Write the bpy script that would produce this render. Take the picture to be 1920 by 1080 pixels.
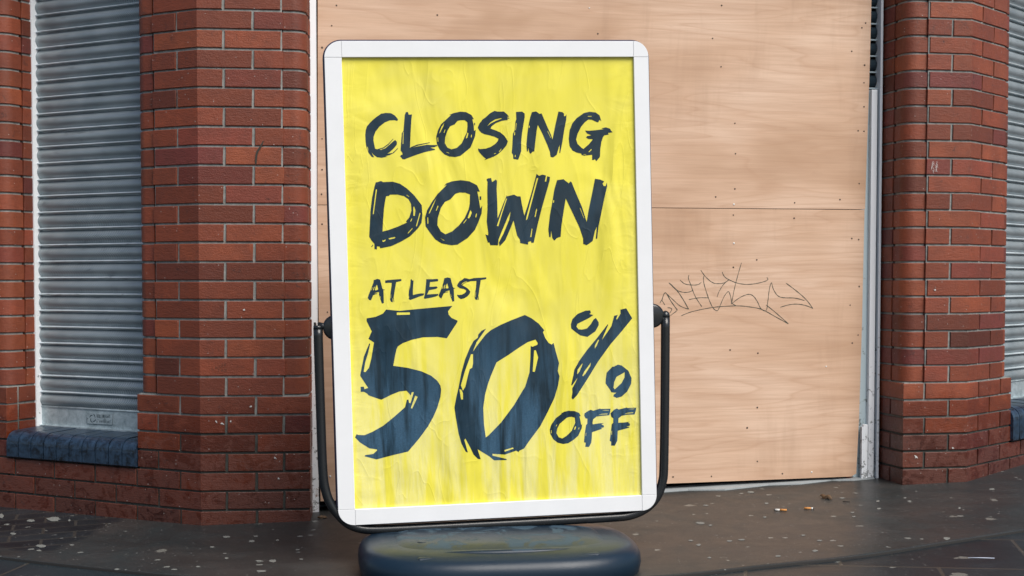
import bpy, bmesh, math, random
from mathutils import Vector, Matrix
from mathutils.geometry import tessellate_polygon
R = math.radians
rnd = random.Random(7)
scn = bpy.context.scene
for o in list(bpy.data.objects): bpy.data.objects.remove(o)

# ---------------------------------------------------------------- camera
FPX, PITCH, HC, CYP = 2502.4, R(2.174), .899, 622.6
cam_d = bpy.data.cameras.new('camera'); cam = bpy.data.objects.new('camera', cam_d)
scn.collection.objects.link(cam); scn.camera = cam
cam.location = (0, 0, HC); cam.rotation_euler = (R(90)-PITCH, 0, 0)
cam_d.sensor_width = 36; cam_d.lens = 36*FPX/1920; cam_d.shift_y = (CYP-540)/1920
cam_d.clip_start = .05; cam_d.clip_end = 500
cam_d.dof.use_dof = True; cam_d.dof.focus_distance = 4.55; cam_d.dof.aperture_fstop = 22

# ---------------------------------------------------------------- sky, sun, exposure
SUN_EL, SUN_AZ = R(50), R(38)          # azimuth to the right, behind the camera
w = bpy.data.worlds.new('World'); scn.world = w; w.use_nodes = True
nt = w.node_tree; bgn = nt.nodes['Background']
sky = nt.nodes.new('ShaderNodeTexSky'); sky.sky_type = 'NISHITA'; sky.sun_disc = False
sky.sun_elevation = SUN_EL; sky.sun_rotation = R(180)-SUN_AZ
sky.air_density = 1.0; sky.dust_density = 2.0; sky.ozone_density = 1.0
nt.links.new(sky.outputs[0], bgn.inputs[0]); bgn.inputs[1].default_value = .055
sd = bpy.data.lights.new('sun', 'SUN'); sd.energy = 2.0; sd.angle = R(40); sd.color = (1, .96, .90)
so = bpy.data.objects.new('sun', sd); scn.collection.objects.link(so)
sdir = Vector((math.sin(SUN_AZ)*math.cos(SUN_EL), -math.cos(SUN_AZ)*math.cos(SUN_EL), math.sin(SUN_EL)))
so.rotation_euler = sdir.to_track_quat('Z', 'Y').to_euler(); so.location = (3, -3, 6)
scn.view_settings.view_transform = 'Standard'; scn.view_settings.look = 'None'
scn.view_settings.gamma = 1; scn.view_settings.exposure = 1.0
scn.cycles.max_bounces = 6

# ---------------------------------------------------------------- helpers
_c, _s = math.cos(PITCH), math.sin(PITCH)
def ray(px, py):
    a = (px-960)/FPX; b = -(py-CYP)/FPX
    return Vector((a, _c+b*_s, -_s+b*_c))
def hit(px, py, P, N):
    d = ray(px, py); C = Vector((0, 0, HC)); return C+d*((P-C).dot(N)/d.dot(N))
def gz(x, y): return -.033+.02*x+.02*(y-5.2)
GN = Vector((-.02, -.02, 1)).normalized(); GP = Vector((0, 5.2, -.033))
def gpt(px, py, dz=0): return hit(px, py, GP+Vector((0, 0, dz)), GN)

def link(o): scn.collection.objects.link(o); return o
def tag(o, label=None, cat=None, group=None, kind=None):
    for k, v in (('label', label), ('category', cat), ('group', group), ('kind', kind)):
        if v: o[k] = v
    return o
def empty(name, loc, rot=(0, 0, 0)):
    o = bpy.data.objects.new(name, None); o.location = loc; o.rotation_euler = rot; o.empty_display_size = .1
    return link(o)
class MB:
    def __init__(s): s.v = []; s.f = []; s.m = []; s.sm = []; s.c = []; s.col = (0, 0, 0, 1)
    def add(s, vs, fs, mi=0, smooth=False):
        b = len(s.v); s.v += [tuple(v) for v in vs]; s.c += [s.col]*len(vs)
        for f in fs: s.f.append([b+i for i in f]); s.m.append(mi); s.sm.append(smooth)
    def box(s, c, sz, mi=0, M=None, bev=0):
        x, y, z = sz[0]/2, sz[1]/2, sz[2]/2
        if bev:
            bm = bmesh.new(); bmesh.ops.create_cube(bm, size=1)
            for v in bm.verts: v.co = Vector((v.co.x*sz[0], v.co.y*sz[1], v.co.z*sz[2]))
            bmesh.ops.bevel(bm, geom=bm.edges[:], offset=bev, segments=2, affect='EDGES', profile=.5)
            vs = [v.co+Vector(c) for v in bm.verts]; fs = [[v.index for v in f.verts] for f in bm.faces]; bm.free()
        else:
            vs = [Vector((c[0]+a*x, c[1]+b*y, c[2]+d*z)) for a, b, d in
                  ((-1,-1,-1),(1,-1,-1),(1,1,-1),(-1,1,-1),(-1,-1,1),(1,-1,1),(1,1,1),(-1,1,1))]
            fs = [(0,3,2,1),(4,5,6,7),(0,1,5,4),(1,2,6,5),(2,3,7,6),(3,0,4,7)]
        if M: vs = [M @ v for v in vs]
        s.add(vs, fs, mi)
    def tube(s, pts, r, n=14, mi=0, caps=True):
        pts = [Vector(p) for p in pts]; rr = r if isinstance(r, (list, tuple)) else [r]*len(pts)
        vs = []; prev = None
        for i, p in enumerate(pts):
            t = (pts[min(i+1, len(pts)-1)]-pts[max(i-1, 0)]).normalized()
            if prev is None:
                a = t.orthogonal().normalized()
            else:
                a = (prev-t*prev.dot(t)).normalized()
            prev = a; b = t.cross(a)
            vs += [p+(a*math.cos(2*math.pi*k/n)+b*math.sin(2*math.pi*k/n))*rr[i] for k in range(n)]
        fs = [(i*n+k, i*n+(k+1) % n, (i+1)*n+(k+1) % n, (i+1)*n+k) for i in range(len(pts)-1) for k in range(n)]
        if caps: fs += [list(range(n))[::-1], list(range((len(pts)-1)*n, len(pts)*n))]
        s.add(vs, fs, mi, True)
    def sweep(s, pts, prof, mi=0, smooth=False):
        """prof: (outward offset, z) swept along plan polyline pts (outward = right hand side when walking), closed profile"""
        n = len(prof); vs = []
        nor = path_normals(pts)
        for p, m in zip(pts, nor): vs += [(p[0]+m[0]*o, p[1]+m[1]*o, z) for o, z in prof]
        fs = [(i*n+k, (i+1)*n+k, (i+1)*n+(k+1) % n, i*n+(k+1) % n) for i in range(len(pts)-1) for k in range(n)]
        fs += [list(range(n)), list(range((len(pts)-1)*n, len(pts)*n))[::-1]]
        s.add(vs, fs, mi, smooth)
    def build(s, name, mats, parent=None, local=None, autosmooth=None):
        me = bpy.data.meshes.new(name); me.from_pydata([Vector(v) for v in s.v], [], s.f)
        if not isinstance(mats, (list, tuple)): mats = [mats]
        for m in mats: me.materials.append(m)
        me.polygons.foreach_set('material_index', s.m); me.polygons.foreach_set('use_smooth', s.sm)
        at = me.color_attributes.new('bc', 'FLOAT_COLOR', 'POINT')
        at.data.foreach_set('color', [x for c in s.c for x in c])
        bm = bmesh.new(); bm.from_mesh(me); bmesh.ops.recalc_face_normals(bm, faces=bm.faces); bm.to_mesh(me); bm.free()
        o = bpy.data.objects.new(name, me); link(o)
        if parent:
            o.parent = parent
            if local is None:            # geometry given in world space
                bpy.context.view_layer.update(); 
                o.matrix_parent_inverse = parent.matrix_world.inverted()
        return o
def V2(x, y): return Vector((x, y))
def path_normals(pts):
    out = []
    for i in range(len(pts)):
        ds = []
        if i > 0: ds.append((V2(*pts[i])-V2(*pts[i-1])).normalized())
        if i < len(pts)-1: ds.append((V2(*pts[i+1])-V2(*pts[i])).normalized())
        ns = [V2(d.y, -d.x) for d in ds]
        m = ns[0]
        if len(ns) == 2:
            m = (ns[0]+ns[1]).normalized(); m = m/max(.3, m.dot(ns[0]))
        out.append(m)
    return out
class Path:
    def __init__(s, pts):
        s.p = [V2(*q[:2]) for q in pts]; s.L = [0]
        for a, b in zip(s.p, s.p[1:]): s.L.append(s.L[-1]+(b-a).length)
    def at(s, t):
        for i in range(len(s.p)-1):
            if t <= s.L[i+1]+1e-9 or i == len(s.p)-2:
                return s.p[i]+(s.p[i+1]-s.p[i])*((t-s.L[i])/(s.L[i+1]-s.L[i]))
    def sub(s, a, b): return [s.at(a)]+[p for p, l in zip(s.p, s.L) if a+.002 < l < b-.002]+[s.at(b)]

# ---------------------------------------------------------------- materials
class NT:
    def __init__(s, name):
        s.m = bpy.data.materials.new(name); s.m.use_nodes = True; s.t = s.m.node_tree
        s.b = s.t.nodes['Principled BSDF']
    def n(s, typ, **kw):
        x = s.t.nodes.new('ShaderNode'+typ)
        for k, v in kw.items():
            if k.startswith('_'): setattr(x, k[1:], v)
        for k, v in kw.items():
            if k.startswith('_'): continue
            i = x.inputs[int(k[1:])] if k[0] == 'i' and k[1:].isdigit() else x.inputs[k.replace('__', ' ')]
            s.set(i, v)
        return x
    def set(s, i, v):
        if isinstance(v, bpy.types.NodeSocket): s.t.links.new(v, i)
        elif isinstance(v, bpy.types.Node): s.t.links.new(v.outputs[0], i)
        else:
            if hasattr(i.default_value, '__len__') and len(i.default_value) == 4 and len(v) == 3: v = (*v, 1)
            i.default_value = v
    def math(s, op, a, b=0, c=0, clamp=False):
        x = s.n('Math', _operation=op, _use_clamp=clamp, i0=a, i1=b)
        if op in ('MULTIPLY_ADD',): s.set(x.inputs[2], c)
        return x.outputs[0]
    def coord(s, scale=(1, 1, 1), kind='Object', loc=(0, 0, 0), rot=(0, 0, 0)):
        tc = s.n('TexCoord'); mp = s.n('Mapping', Vector=tc.outputs[kind], Scale=scale, Location=loc, Rotation=rot); return mp.outputs[0]
    def noise(s, scale=5, detail=4, rough=.55, dist=0, vec=None, out=0):
        x = s.n('TexNoise', Scale=scale, Detail=detail, Roughness=rough, Distortion=dist)
        if vec is not None: s.set(x.inputs['Vector'], vec)
        return x.outputs[out]
    def ramp(s, f, stops, interp='LINEAR'):
        x = s.n('ValToRGB', Fac=f); e = x.color_ramp; e.interpolation = interp
        while len(e.elements) < len(stops): e.elements.new(.5)
        for el, (p, c) in zip(e.elements, stops):
            el.position = p; el.color = (c, c, c, 1) if isinstance(c, (int, float)) else (*c, 1)
        return x.outputs[0]
    def mix(s, f, a, b, blend='MIX'):
        x = s.n('Mix', _data_type='RGBA', _blend_type=blend)
        s.set(x.inputs[0], f); s.set(x.inputs[6], a); s.set(x.inputs[7], b); return x.outputs[2]
    def bump(s, h, strength=.3, dist=.01, nrm=None):
        x = s.n('Bump', Height=h, Strength=strength, Distance=dist)
        if nrm is not None: s.set(x.inputs['Normal'], nrm)
        s.set(s.b.inputs['Normal'], x.outputs[0]); return x.outputs[0]
    def out(s, **kw):
        for k, v in kw.items(): s.set(s.b.inputs[k.replace('_', ' ')], v)
        return s.m
def sep(s, v):
    x = s.n('SeparateXYZ', Vector=v); return x.outputs

def mat_brick():
    s = NT('red_brick'); P = s.coord()
    at = s.n('VertexColor', _layer_name='bc'); ac = s.n('SeparateColor', Color=at.outputs[0])
    r1, r2, r3 = ac.outputs[0], ac.outputs[1], ac.outputs[2]
    base = s.ramp(r1, [(0, (.110, .027, .014)), (.22, (.175, .042, .019)), (.5, (.220, .052, .023)), (.7, (.255, .066, .027)), (.86, (.215, .048, .028)), (1, (.150, .034, .027))])
    base = s.mix(1, base, s.ramp(r2, [(0, (.68, .66, .66)), (.35, (.94, .93, .93)), (1, (1.12, 1.08, 1.06))]), 'MULTIPLY')
    big = s.noise(9, 3, .6, .3, P)
    base = s.mix(s.math('MULTIPLY', s.ramp(big, [(.35, 0), (.7, 1)]), .5), base, (.11, .030, .018))
    drag = s.noise(1, 5, .65, 0, s.coord((35, 35, 160)))
    base = s.mix(.6, base, s.ramp(drag, [(.3, (.45, .45, .45)), (.7, (.62, .62, .62))]), 'OVERLAY')
    z = sep(s, s.n('NewGeometry').outputs['Position'])[2]
    # damp patches low down
    wn = s.noise(11, 6, .7, .8, P)
    lo = s.ramp(s.math('MULTIPLY_ADD', z, 1.0, .1), [(.0, 1.0), (.32, .85), (.52, .45), (.66, 0)])
    wet = s.ramp(s.math('MULTIPLY', s.math('ADD', wn, .12), lo), [(.28, 0), (.36, 1)])
    damp = s.ramp(s.math('ADD', s.math('MULTIPLY_ADD', z, 1.0, .1), s.math('MULTIPLY', s.noise(4, 4, .6, .4, P), .25)), [(.25, 1), (.62, 0)])
    base = s.mix(s.math('MULTIPLY', damp, .75), base, s.mix(1, base, (.30, .24, .20), 'MULTIPLY'))
    base = s.mix(s.math('MULTIPLY', wet, .72), base, s.mix(1, base, (.62, .48, .36), 'MULTIPLY'))
    pale = s.ramp(s.math('MULTIPLY', s.noise(17, 5, .7, 1.2, P), lo), [(.38, 0), (.46, 1)])
    base = s.mix(s.math('MULTIPLY', pale, .28), base, (.20, .085, .065))
    # soot and small dark scuffs
    so_ = s.ramp(s.math('ADD', s.noise(26, 6, .8, .5, P), s.math('MULTIPLY', s.noise(3, 3, .6, 0, P), .22)), [(.70, 0), (.82, 1)])
    base = s.mix(s.math('MULTIPLY', so_, .7), base, (.03, .02, .018))
    # tiny pale flecks
    vo = s.n('TexVoronoi', Vector=P, Scale=70); vr = s.n('SeparateColor', Color=vo.outputs['Color'])
    fl = s.math('MULTIPLY', s.math('LESS_THAN', vo.outputs['Distance'], .13), s.math('GREATER_THAN', vr.outputs[0], .9))
    base = s.mix(s.math('MULTIPLY', fl, .75), base, (.5, .45, .42))
    rough = s.math('SUBTRACT', s.math('MULTIPLY_ADD', s.noise(60, 4, .6, 0, P), .3, .37), s.math('MULTIPLY', wet, .2))
    s.bump(s.math('ADD', s.math('MULTIPLY', drag, 1.0), s.math('ADD', s.noise(180, 3, .7, 0, P), s.math('MULTIPLY', s.noise(45, 4, .7, 0, P), 1.2))), .45, .003)
    return s.out(Base_Color=base, Roughness=rough, Specular_IOR_Level=.4)
def mat_mortar():
    s = NT('mortar'); P = s.coord()
    n = s.noise(40, 6, .7, 0, P)
    c = s.ramp(n, [(.3, (.16, .165, .15)), (.7, (.36, .37, .35))])
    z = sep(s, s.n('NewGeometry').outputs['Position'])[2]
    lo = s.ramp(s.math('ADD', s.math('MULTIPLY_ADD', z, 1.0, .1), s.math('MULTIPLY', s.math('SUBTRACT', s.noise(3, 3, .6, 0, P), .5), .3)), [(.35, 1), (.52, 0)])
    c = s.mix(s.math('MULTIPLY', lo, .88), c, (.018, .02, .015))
    s.bump(n, .6, .004)
    return s.out(Base_Color=c, Roughness=.9)
def mat_simple(name, col, rough=.5, metal=0, var=.15, vs=20, bump=.15, spec=.5, coat=0):
    s = NT(name); P = s.coord(); n = s.noise(vs, 5, .6, 0, P)
    c = s.mix(s.math('MULTIPLY', n, var*2), col, tuple(x*.45 for x in col))
    if bump: s.bump(n, bump, .002)
    return s.out(Base_Color=c, Roughness=rough, Metallic=metal, Specular_IOR_Level=spec, Coat_Weight=coat)
def mat_ply():
    s = NT('plywood_face')
    P = s.coord(); oi = s.n('ObjectInfo'); off = s.n('CombineXYZ', X=s.math('MULTIPLY', oi.outputs['Random'], 37), Y=0.0, Z=s.math('MULTIPLY', oi.outputs['Random'], 91))
    P = s.n('VectorMath', _operation='ADD', i0=P, i1=off).outputs[0]
    def sc(v, *k): return s.n('Mapping', Vector=v, Scale=k).outputs[0]
    fld = s.noise(1, 2.5, .55, .30, sc(P, .50, 1, 4.6))
    fr = s.math('FRACT', s.math('MULTIPLY', fld, 15))
    line = s.ramp(fr, [(0, 1), (.1, .45), (.5, 0), (.9, .1), (1, 1)])
    fib = s.noise(1, 4, .7, .1, sc(P, 5, 1, 190))
    fib2 = s.noise(1, 4, .65, .25, sc(P, 1.6, 1, 34))
    cloud = s.noise(1, 3, .6, .4, sc(P, .8, 1, 2.2))
    c = s.ramp(cloud, [(.32, (.47, .285, .175)), (.5, (.65, .435, .30)), (.68, (.75, .54, .40))])
    c = s.mix(s.math('MULTIPLY', s.math('MULTIPLY', line, .30), s.ramp(cloud, [(.35, .5), (.6, 1)])), c, (.42, .22, .12))
    c = s.mix(s.math('MULTIPLY', s.ramp(fib2, [(.42, 0), (.72, 1)]), .5), c, (.46, .28, .18))
    c = s.mix(s.math('MULTIPLY', s.ramp(fib, [(.4, 0), (.8, 1)]), .22), c, (.30, .17, .10))
    kn = s.ramp(s.noise(1, 4, .6, .6, sc(P, 3.2, 1, 6)), [(.66, 0), (.8, 1)])
    c = s.mix(s.math('MULTIPLY', kn, .35), c, (.33, .20, .13))
    dr = s.ramp(s.math('MULTIPLY', s.noise(1, 4, .65, .4, sc(P, 9, 1, 1.3)), s.noise(1, 2, .5, 0, sc(P, 1.2, 1, 1.6))), [(.30, 0), (.42, 1)])
    c = s.mix(s.math('MULTIPLY', dr, .22), c, (.36, .22, .14))
    s.bump(fib, .12, .002)
    return s.out(Base_Color=c, Roughness=.62, Specular_IOR_Level=.3)
def mat_slat():
    s = NT('galvanised_slats'); uv = s.n('UVMap').outputs[0]; u = sep(s, uv); P = s.coord()
    n = s.noise(6, 6, .75, .4, P); n2 = s.noise(70, 4, .7, 0, P)
    c = s.ramp(n, [(.3, (.46, .54, .58)), (.7, (.74, .82, .86))])
    a = s.math('SINE', s.math('MULTIPLY', u[0], 2*math.pi/.0098)); b = s.math('SINE', s.math('MULTIPLY', u[1], 2*math.pi/.0098))
    hole = s.ramp(s.math('MULTIPLY_ADD', s.math('MULTIPLY', a, b), .5, .5), [(.45, 0), (.75, 1)])
    band = s.math('LESS_THAN', u[1], .0565)
    hole = s.math('MULTIPLY', hole, band)
    c = s.mix(s.math('MULTIPLY_ADD', hole, .5, s.math('MULTIPLY', band, .36)), c, (.01, .025, .03))
    st = s.ramp(s.noise(14, 6, .85, 1.0, s.coord((.7, 1, 2.2))), [(.58, 0), (.66, 1)])
    c = s.mix(s.math('MULTIPLY', st, .6), c, (.05, .06, .065))
    s.bump(n2, .15, .001)
    return s.out(Base_Color=c, Roughness=.38, Metallic=.35)
def mat_flatmetal():
    s = NT('galvanised_sheet'); P = s.coord(); n = s.noise(22, 7, .75, .6, P)
    c = s.ramp(n, [(.3, (.22, .28, .30)), (.5, (.42, .50, .53)), (.7, (.6, .68, .71))])
    st = s.ramp(s.noise(55, 5, .8, 0, P), [(.62, 0), (.7, 1)])
    c = s.mix(s.math('MULTIPLY', st, .5), c, (.07, .07, .06))
    return s.out(Base_Color=c, Roughness=.5, Metallic=.45)
def mat_painted(name='weathered_white_paint', col=(.88, .90, .92)):
    s = NT(name); P = s.coord(); n = s.noise(30, 6, .8, .3, P)
    c = s.mix(s.math('MULTIPLY', s.noise(5, 3, .5, 0, P), .3), col, tuple(x*.75 for x in col))
    z = sep(s, s.n('NewGeometry').outputs['Position'])[2]
    low = s.ramp(z, [(0, .13), (.5, .06), (1, 0)])
    ch = s.ramp(s.math('ADD', n, low), [(.66, 0), (.71, 1)])
    c = s.mix(s.math('MULTIPLY', ch, .85), c, (.09, .10, .09))
    ru = s.ramp(s.math('ADD', s.noise(13, 5, .8, 0, P), s.math('MULTIPLY', low, .6)), [(.68, 0), (.74, 1)])
    c = s.mix(s.math('MULTIPLY', ru, .85), c, (.22, .09, .03))
    s.bump(ch, .3, -.002)
    return s.out(Base_Color=c, Roughness=.55)
def mat_ground(name, c1, c2, rough, slab=None, spots=1.0, speck=.5, zone=None):
    s = NT(name); P = s.coord()
    big = s.noise(1.6, 5, .65, .8, P); mid = s.noise(8, 6, .7, .3, P); fine = s.noise(230, 3, .7, 0, P)
    c = s.mix(s.ramp(big, [(.38, 0), (.6, 1)]), c1, c2)
    st = s.noise(1, 5, .65, .5, s.coord((1.5, 5, 1), rot=(0, 0, R(18))))
    c = s.mix(s.math('MULTIPLY', s.ramp(st, [(.45, 0), (.65, 1)]), .45), c, tuple(x*.5 for x in c2))
    c = s.mix(s.math('MULTIPLY', s.ramp(mid, [(.35, 1), (.6, 0)]), .5), c, tuple(x*.6 for x in c1))
    c = s.mix(.65, c, s.ramp(fine, [(.3, (.30, .30, .30)), (.7, (.70, .70, .70))]), 'OVERLAY')
    rg = s.math('MULTIPLY_ADD', mid, .35, rough)
    h = s.math('MULTIPLY', fine, .4)
    def bricks(sl):
        return s.n('TexBrick', _offset=.5, Vector=s.coord(rot=(0, 0, sl[3])), Scale=1.0, Mortar__Size=sl[2], Mortar__Smooth=.3, Brick__Width=sl[0], Row__Height=sl[1], Color1=(.30, .30, .32), Color2=(.72, .72, .72), Mortar=(0, 0, 0), Bias=0.0)
    if slab:
        br = bricks(slab)
        c = s.mix(.6, c, br.outputs['Color'], 'OVERLAY')
        c = s.mix(s.math('MULTIPLY', br.outputs['Fac'], .75), c, slab[4])
        h = s.math('SUBTRACT', h, br.outputs['Fac'])
    if zone:      # older dark setts showing where the cement skim stops
        m = None
        for (nx, ny, d) in zone[0]:
            q = s.n('VectorMath', _operation='DOT_PRODUCT', i0=P, i1=(nx, ny, 0)).outputs['Value']
            q = s.math('ADD', s.math('SUBTRACT', q, d), s.math('MULTIPLY', s.math('SUBTRACT', s.noise(9, 4, .6, 0, P), .5), .10))
            q = s.math('MULTIPLY', q, 28, clamp=True); m = q if m is None else s.math('MULTIPLY', m, q)
        br = bricks(zone[1])
        sc_ = s.mix(.7, s.mix(s.ramp(mid, [(.35, 0), (.65, 1)]), zone[2], tuple(x*.5 for x in zone[2])), br.outputs['Color'], 'OVERLAY')
        sc_ = s.mix(s.math('MULTIPLY', br.outputs['Fac'], .8), sc_, zone[1][4])
        c = s.mix(m, c, sc_); h = s.math('SUBTRACT', h, s.math('MULTIPLY', m, br.outputs['Fac']))
        rg = s.math('SUBTRACT', rg, s.math('MULTIPLY', m, .1))
    # trodden gum and specks of grit
    for sc_, d, th, colr, k in ((7.5, .14, .60, (.17, .17, .15), .8*spots), (19, .16, .8, (.22, .23, .21), .8*spots), (60, .14, .86, (.45, .45, .43), .8*speck), (130, .2, .9, (.4, .4, .38), .55*speck)):
        pv = s.n('VectorMath', _operation='ADD', i0=P, i1=s.n('VectorMath', _operation='SCALE', i0=s.noise(sc_*3, 2, .6, 0, P, 1), Scale=.5/sc_).outputs[0]).outputs[0]
        vo = s.n('TexVoronoi', Vector=pv, Scale=sc_); vr = s.n('SeparateColor', Color=vo.outputs['Color'])
        rad = s.math('MULTIPLY', s.math('ADD', vr.outputs[1], .35), d)
        m = s.math('MULTIPLY', s.ramp(s.math('SUBTRACT', vo.outputs['Distance'], rad), [(0, 1), (.03, 0)]), s.math('GREATER_THAN', vr.outputs[0], th))
        c = s.mix(s.math('MULTIPLY', m, k), c, colr)
    s.bump(h, .3, .003)
    return s.out(Base_Color=c, Roughness=rg, Specular_IOR_Level=.4)
def poster_bump(s, P):
    def sc(*k): return s.n('Mapping', Vector=P, Scale=k).outputs[0]
    v = sep(s, P)[2]
    fold = s.noise(1, 2.5, .45, .9, s.n('Mapping', Vector=P, Scale=(4.2, 1, 1.7), Rotation=(0, R(-14), 0)).outputs[0])
    fold2 = s.noise(1, 1, .4, .5, s.n('Mapping', Vector=P, Scale=(8, 1, 1.5), Rotation=(0, R(24), 0)).outputs[0])
    rp = s.noise(1, 2.5, .5, .5, sc(22, 1, 4))
    up = s.ramp(s.math('ADD', v, .5), [(.55, 0), (1, 1)])
    low = s.ramp(s.math('ADD', v, .75), [(.2, 1), (.62, .2), (1, .3)])
    edge = s.ramp(s.math('ABSOLUTE', sep(s, P)[0]), [(.36, 0), (.49, 1)])
    wr = s.noise(1, 2, .5, .8, sc(10, 1, 20))
    cr = s.noise(1, 2, .5, .7, s.n('Mapping', Vector=P, Scale=(4.0, 1, 1.5), Rotation=(0, R(20), 0)).outputs[0])
    cr = s.ramp(s.math('ABSOLUTE', s.math('SUBTRACT', cr, .5)), [(0, 1), (.02, .5), (.06, 0)])
    cr2 = s.noise(1, 2, .5, .9, s.n('Mapping', Vector=P, Scale=(6.5, 1, 2.6), Rotation=(0, R(-30), 0), Location=(3, 0, 5)).outputs[0])
    cr2 = s.ramp(s.math('ABSOLUTE', s.math('SUBTRACT', cr2, .5)), [(0, 1), (.010, .4), (.03, 0)])
    h = s.math('ADD', s.math('MULTIPLY', fold, .95), s.math('MULTIPLY', fold2, .4))
    h = s.math('ADD', h, s.math('ADD', s.math('MULTIPLY', cr, .024), s.math('MULTIPLY', cr2, .016)))
    h = s.math('ADD', h, s.math('MULTIPLY', s.math('MULTIPLY', rp, low), .13))
    h = s.math('ADD', h, s.math('MULTIPLY', s.math('MULTIPLY', wr, edge), .09))
    return h, v, sc
def poster_common(name, col, milk, amt):
    s = NT(name); P = s.coord(); h, v, sc = poster_bump(s, P)
    # dried-water haze running down behind the clear cover, thicker towards the bottom
    st = s.noise(1, 4, .55, .5, sc(17, 1, 1.5)); st2 = s.noise(1, 5, .7, .3, sc(60, 1, 6)); gr = s.noise(240, 3, .8, 0, P)
    lo = s.ramp(s.math('MULTIPLY_ADD', v, .66, .5), [(.02, .95), (.2, .85), (.42, .12), (1, 0)])
    m = s.math('MULTIPLY', s.ramp(s.math('MULTIPLY_ADD', st2, .25, s.math('MULTIPLY', st, .85)), [(.50, 0), (.62, 1)]), lo)
    m = s.math('MULTIPLY', m, s.ramp(gr, [(.3, .55), (.7, 1)]))
    c = s.mix(s.math('MULTIPLY', m, amt), col, milk)
    sc_n = s.noise(1, 3, .6, 1.0, sc(3, 1, 3.0))
    c = s.mix(s.math('MULTIPLY', s.ramp(sc_n, [(.45, 0), (.75, 1)]), .22*amt), c, milk)
    sp = s.ramp(s.noise(170, 3, .8, 0, P), [(.69, 0), (.74, 1)])
    c = s.mix(s.math('MULTIPLY', sp, .25), c, milk)
    s.bump(h, .95, .036)
    bn = s.n('Bump', Height=s.math('ADD', h, s.math('MULTIPLY', s.noise(1, 1, .4, 1.6, sc(5, 1, 2.2)), 1.6)), Strength=.9, Distance=.014)
    s.set(s.b.inputs['Coat Normal'], bn.outputs[0])
    return s.out(Base_Color=c, Roughness=.55, Specular_IOR_Level=.25, Coat_Weight=.45, Coat_Roughness=.10, Coat_IOR=1.45)

def _hp(a, b):        # half plane left of a->b, as (nx, ny, d)
    pa, pb = gpt(*a), gpt(*b); t = V2(pb.x-pa.x, pb.y-pa.y).normalized(); n = V2(-t.y, t.x); return (n.x, n.y, n.x*pa.x+n.y*pa.y)
ZONE = [_hp((105, 1036), (262, 962)), _hp((-250, 1003), (100, 1040))]
M = dict(
 brick=mat_brick(), mortar=mat_mortar(), ply=mat_ply(), slat=mat_slat(), sheet=mat_flatmetal(),
 paint=mat_painted(), trim=mat_painted('pale_blue_grey_paint', (.46, .56, .60)),
 yellow=poster_common('yellow_poster', (.82, .73, .075), (.84, .79, .38), .8),
 ink=poster_common('dark_blue_ink', (.006, .022, .036), (.060, .15, .25), .8),
 white=mat_simple('white_snap_frame', (.86, .87, .88), .32, var=.09, vs=9, bump=.03),
 edge=mat_simple('dark_edge', (.03, .025, .06), .3, var=.1, bump=0),
 black=mat_simple('black_tube', (.014, .016, .018), .26, var=.2, vs=50, bump=.08),
 dark=mat_simple('dark_void', (.012, .011, .010), .8, var=.1, bump=0),
 louvre=mat_simple('dark_blue_louvre', (.035, .06, .08), .45, var=.3, vs=12),
 ink2=mat_simple('plate_ink', (.012, .03, .045), .6, var=.1, bump=0),
 pen=mat_simple('green_pen', (.055, .07, .05), .7, var=.3, vs=9, bump=0),
 pen2=mat_simple('dark_pen', (.035, .03, .022), .7, var=.2, bump=0),
 screw=mat_simple('screw_head', (.14, .10, .07), .5, .3, var=.3, vs=200),
 screww=mat_simple('pale_screw_head', (.75, .75, .72), .5, var=.1, vs=200),
 apron=mat_ground('worn_doorstep', (.040, .038, .036), (.023, .030, .031), .25, zone=(ZONE, (.235, .115, .007, R(-17), (.05, .048, .042)), (.018, .025, .029))),
  slabs=mat_ground('wet_slabs', (.011, .019, .024), (.016, .024, .028), .22, (.62, .45, .007, R(10), (.06, .055, .045))),
 conc=mat_simple('pale_concrete', (.34, .37, .38), .8, var=.3, vs=25, bump=.4),
 gum=mat_simple('trodden_gum', (.23, .235, .215), .8, var=.5, vs=60, bump=.3),
 filter=mat_simple('orange_filter_paper', (.62, .27, .07), .7, var=.15, vs=300),
 paper=mat_simple('white_paper', (.72, .70, .66), .7, var=.1, vs=300),
 ash=mat_simple('burnt_end', (.02, .018, .016), .9, var=.2),
 leaf=mat_simple('brown_scrap', (.13, .075, .035), .7, var=.4, vs=90),
 straw=mat_simple('pale_straw', (.5, .55, .66), .4, var=.1),
 stone=mat_simple('brick_chip', (.28, .12, .09), .85, var=.3, vs=120),
)
def mat_sill():
    s = NT('blue_engineering_brick'); P = s.coord(); n = s.noise(34, 7, .8, .6, P)
    c = s.ramp(n, [(.40, (.005, .007, .011)), (.50, (.016, .032, .058)), (.7, (.030, .062, .110))])
    s.bump(s.noise(90, 4, .7, 0, P), .25, .002)
    return s.out(Base_Color=c, Roughness=s.math('MULTIPLY_ADD', n, .4, .14), Specular_IOR_Level=.6)
M['sill'] = mat_sill()
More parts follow.
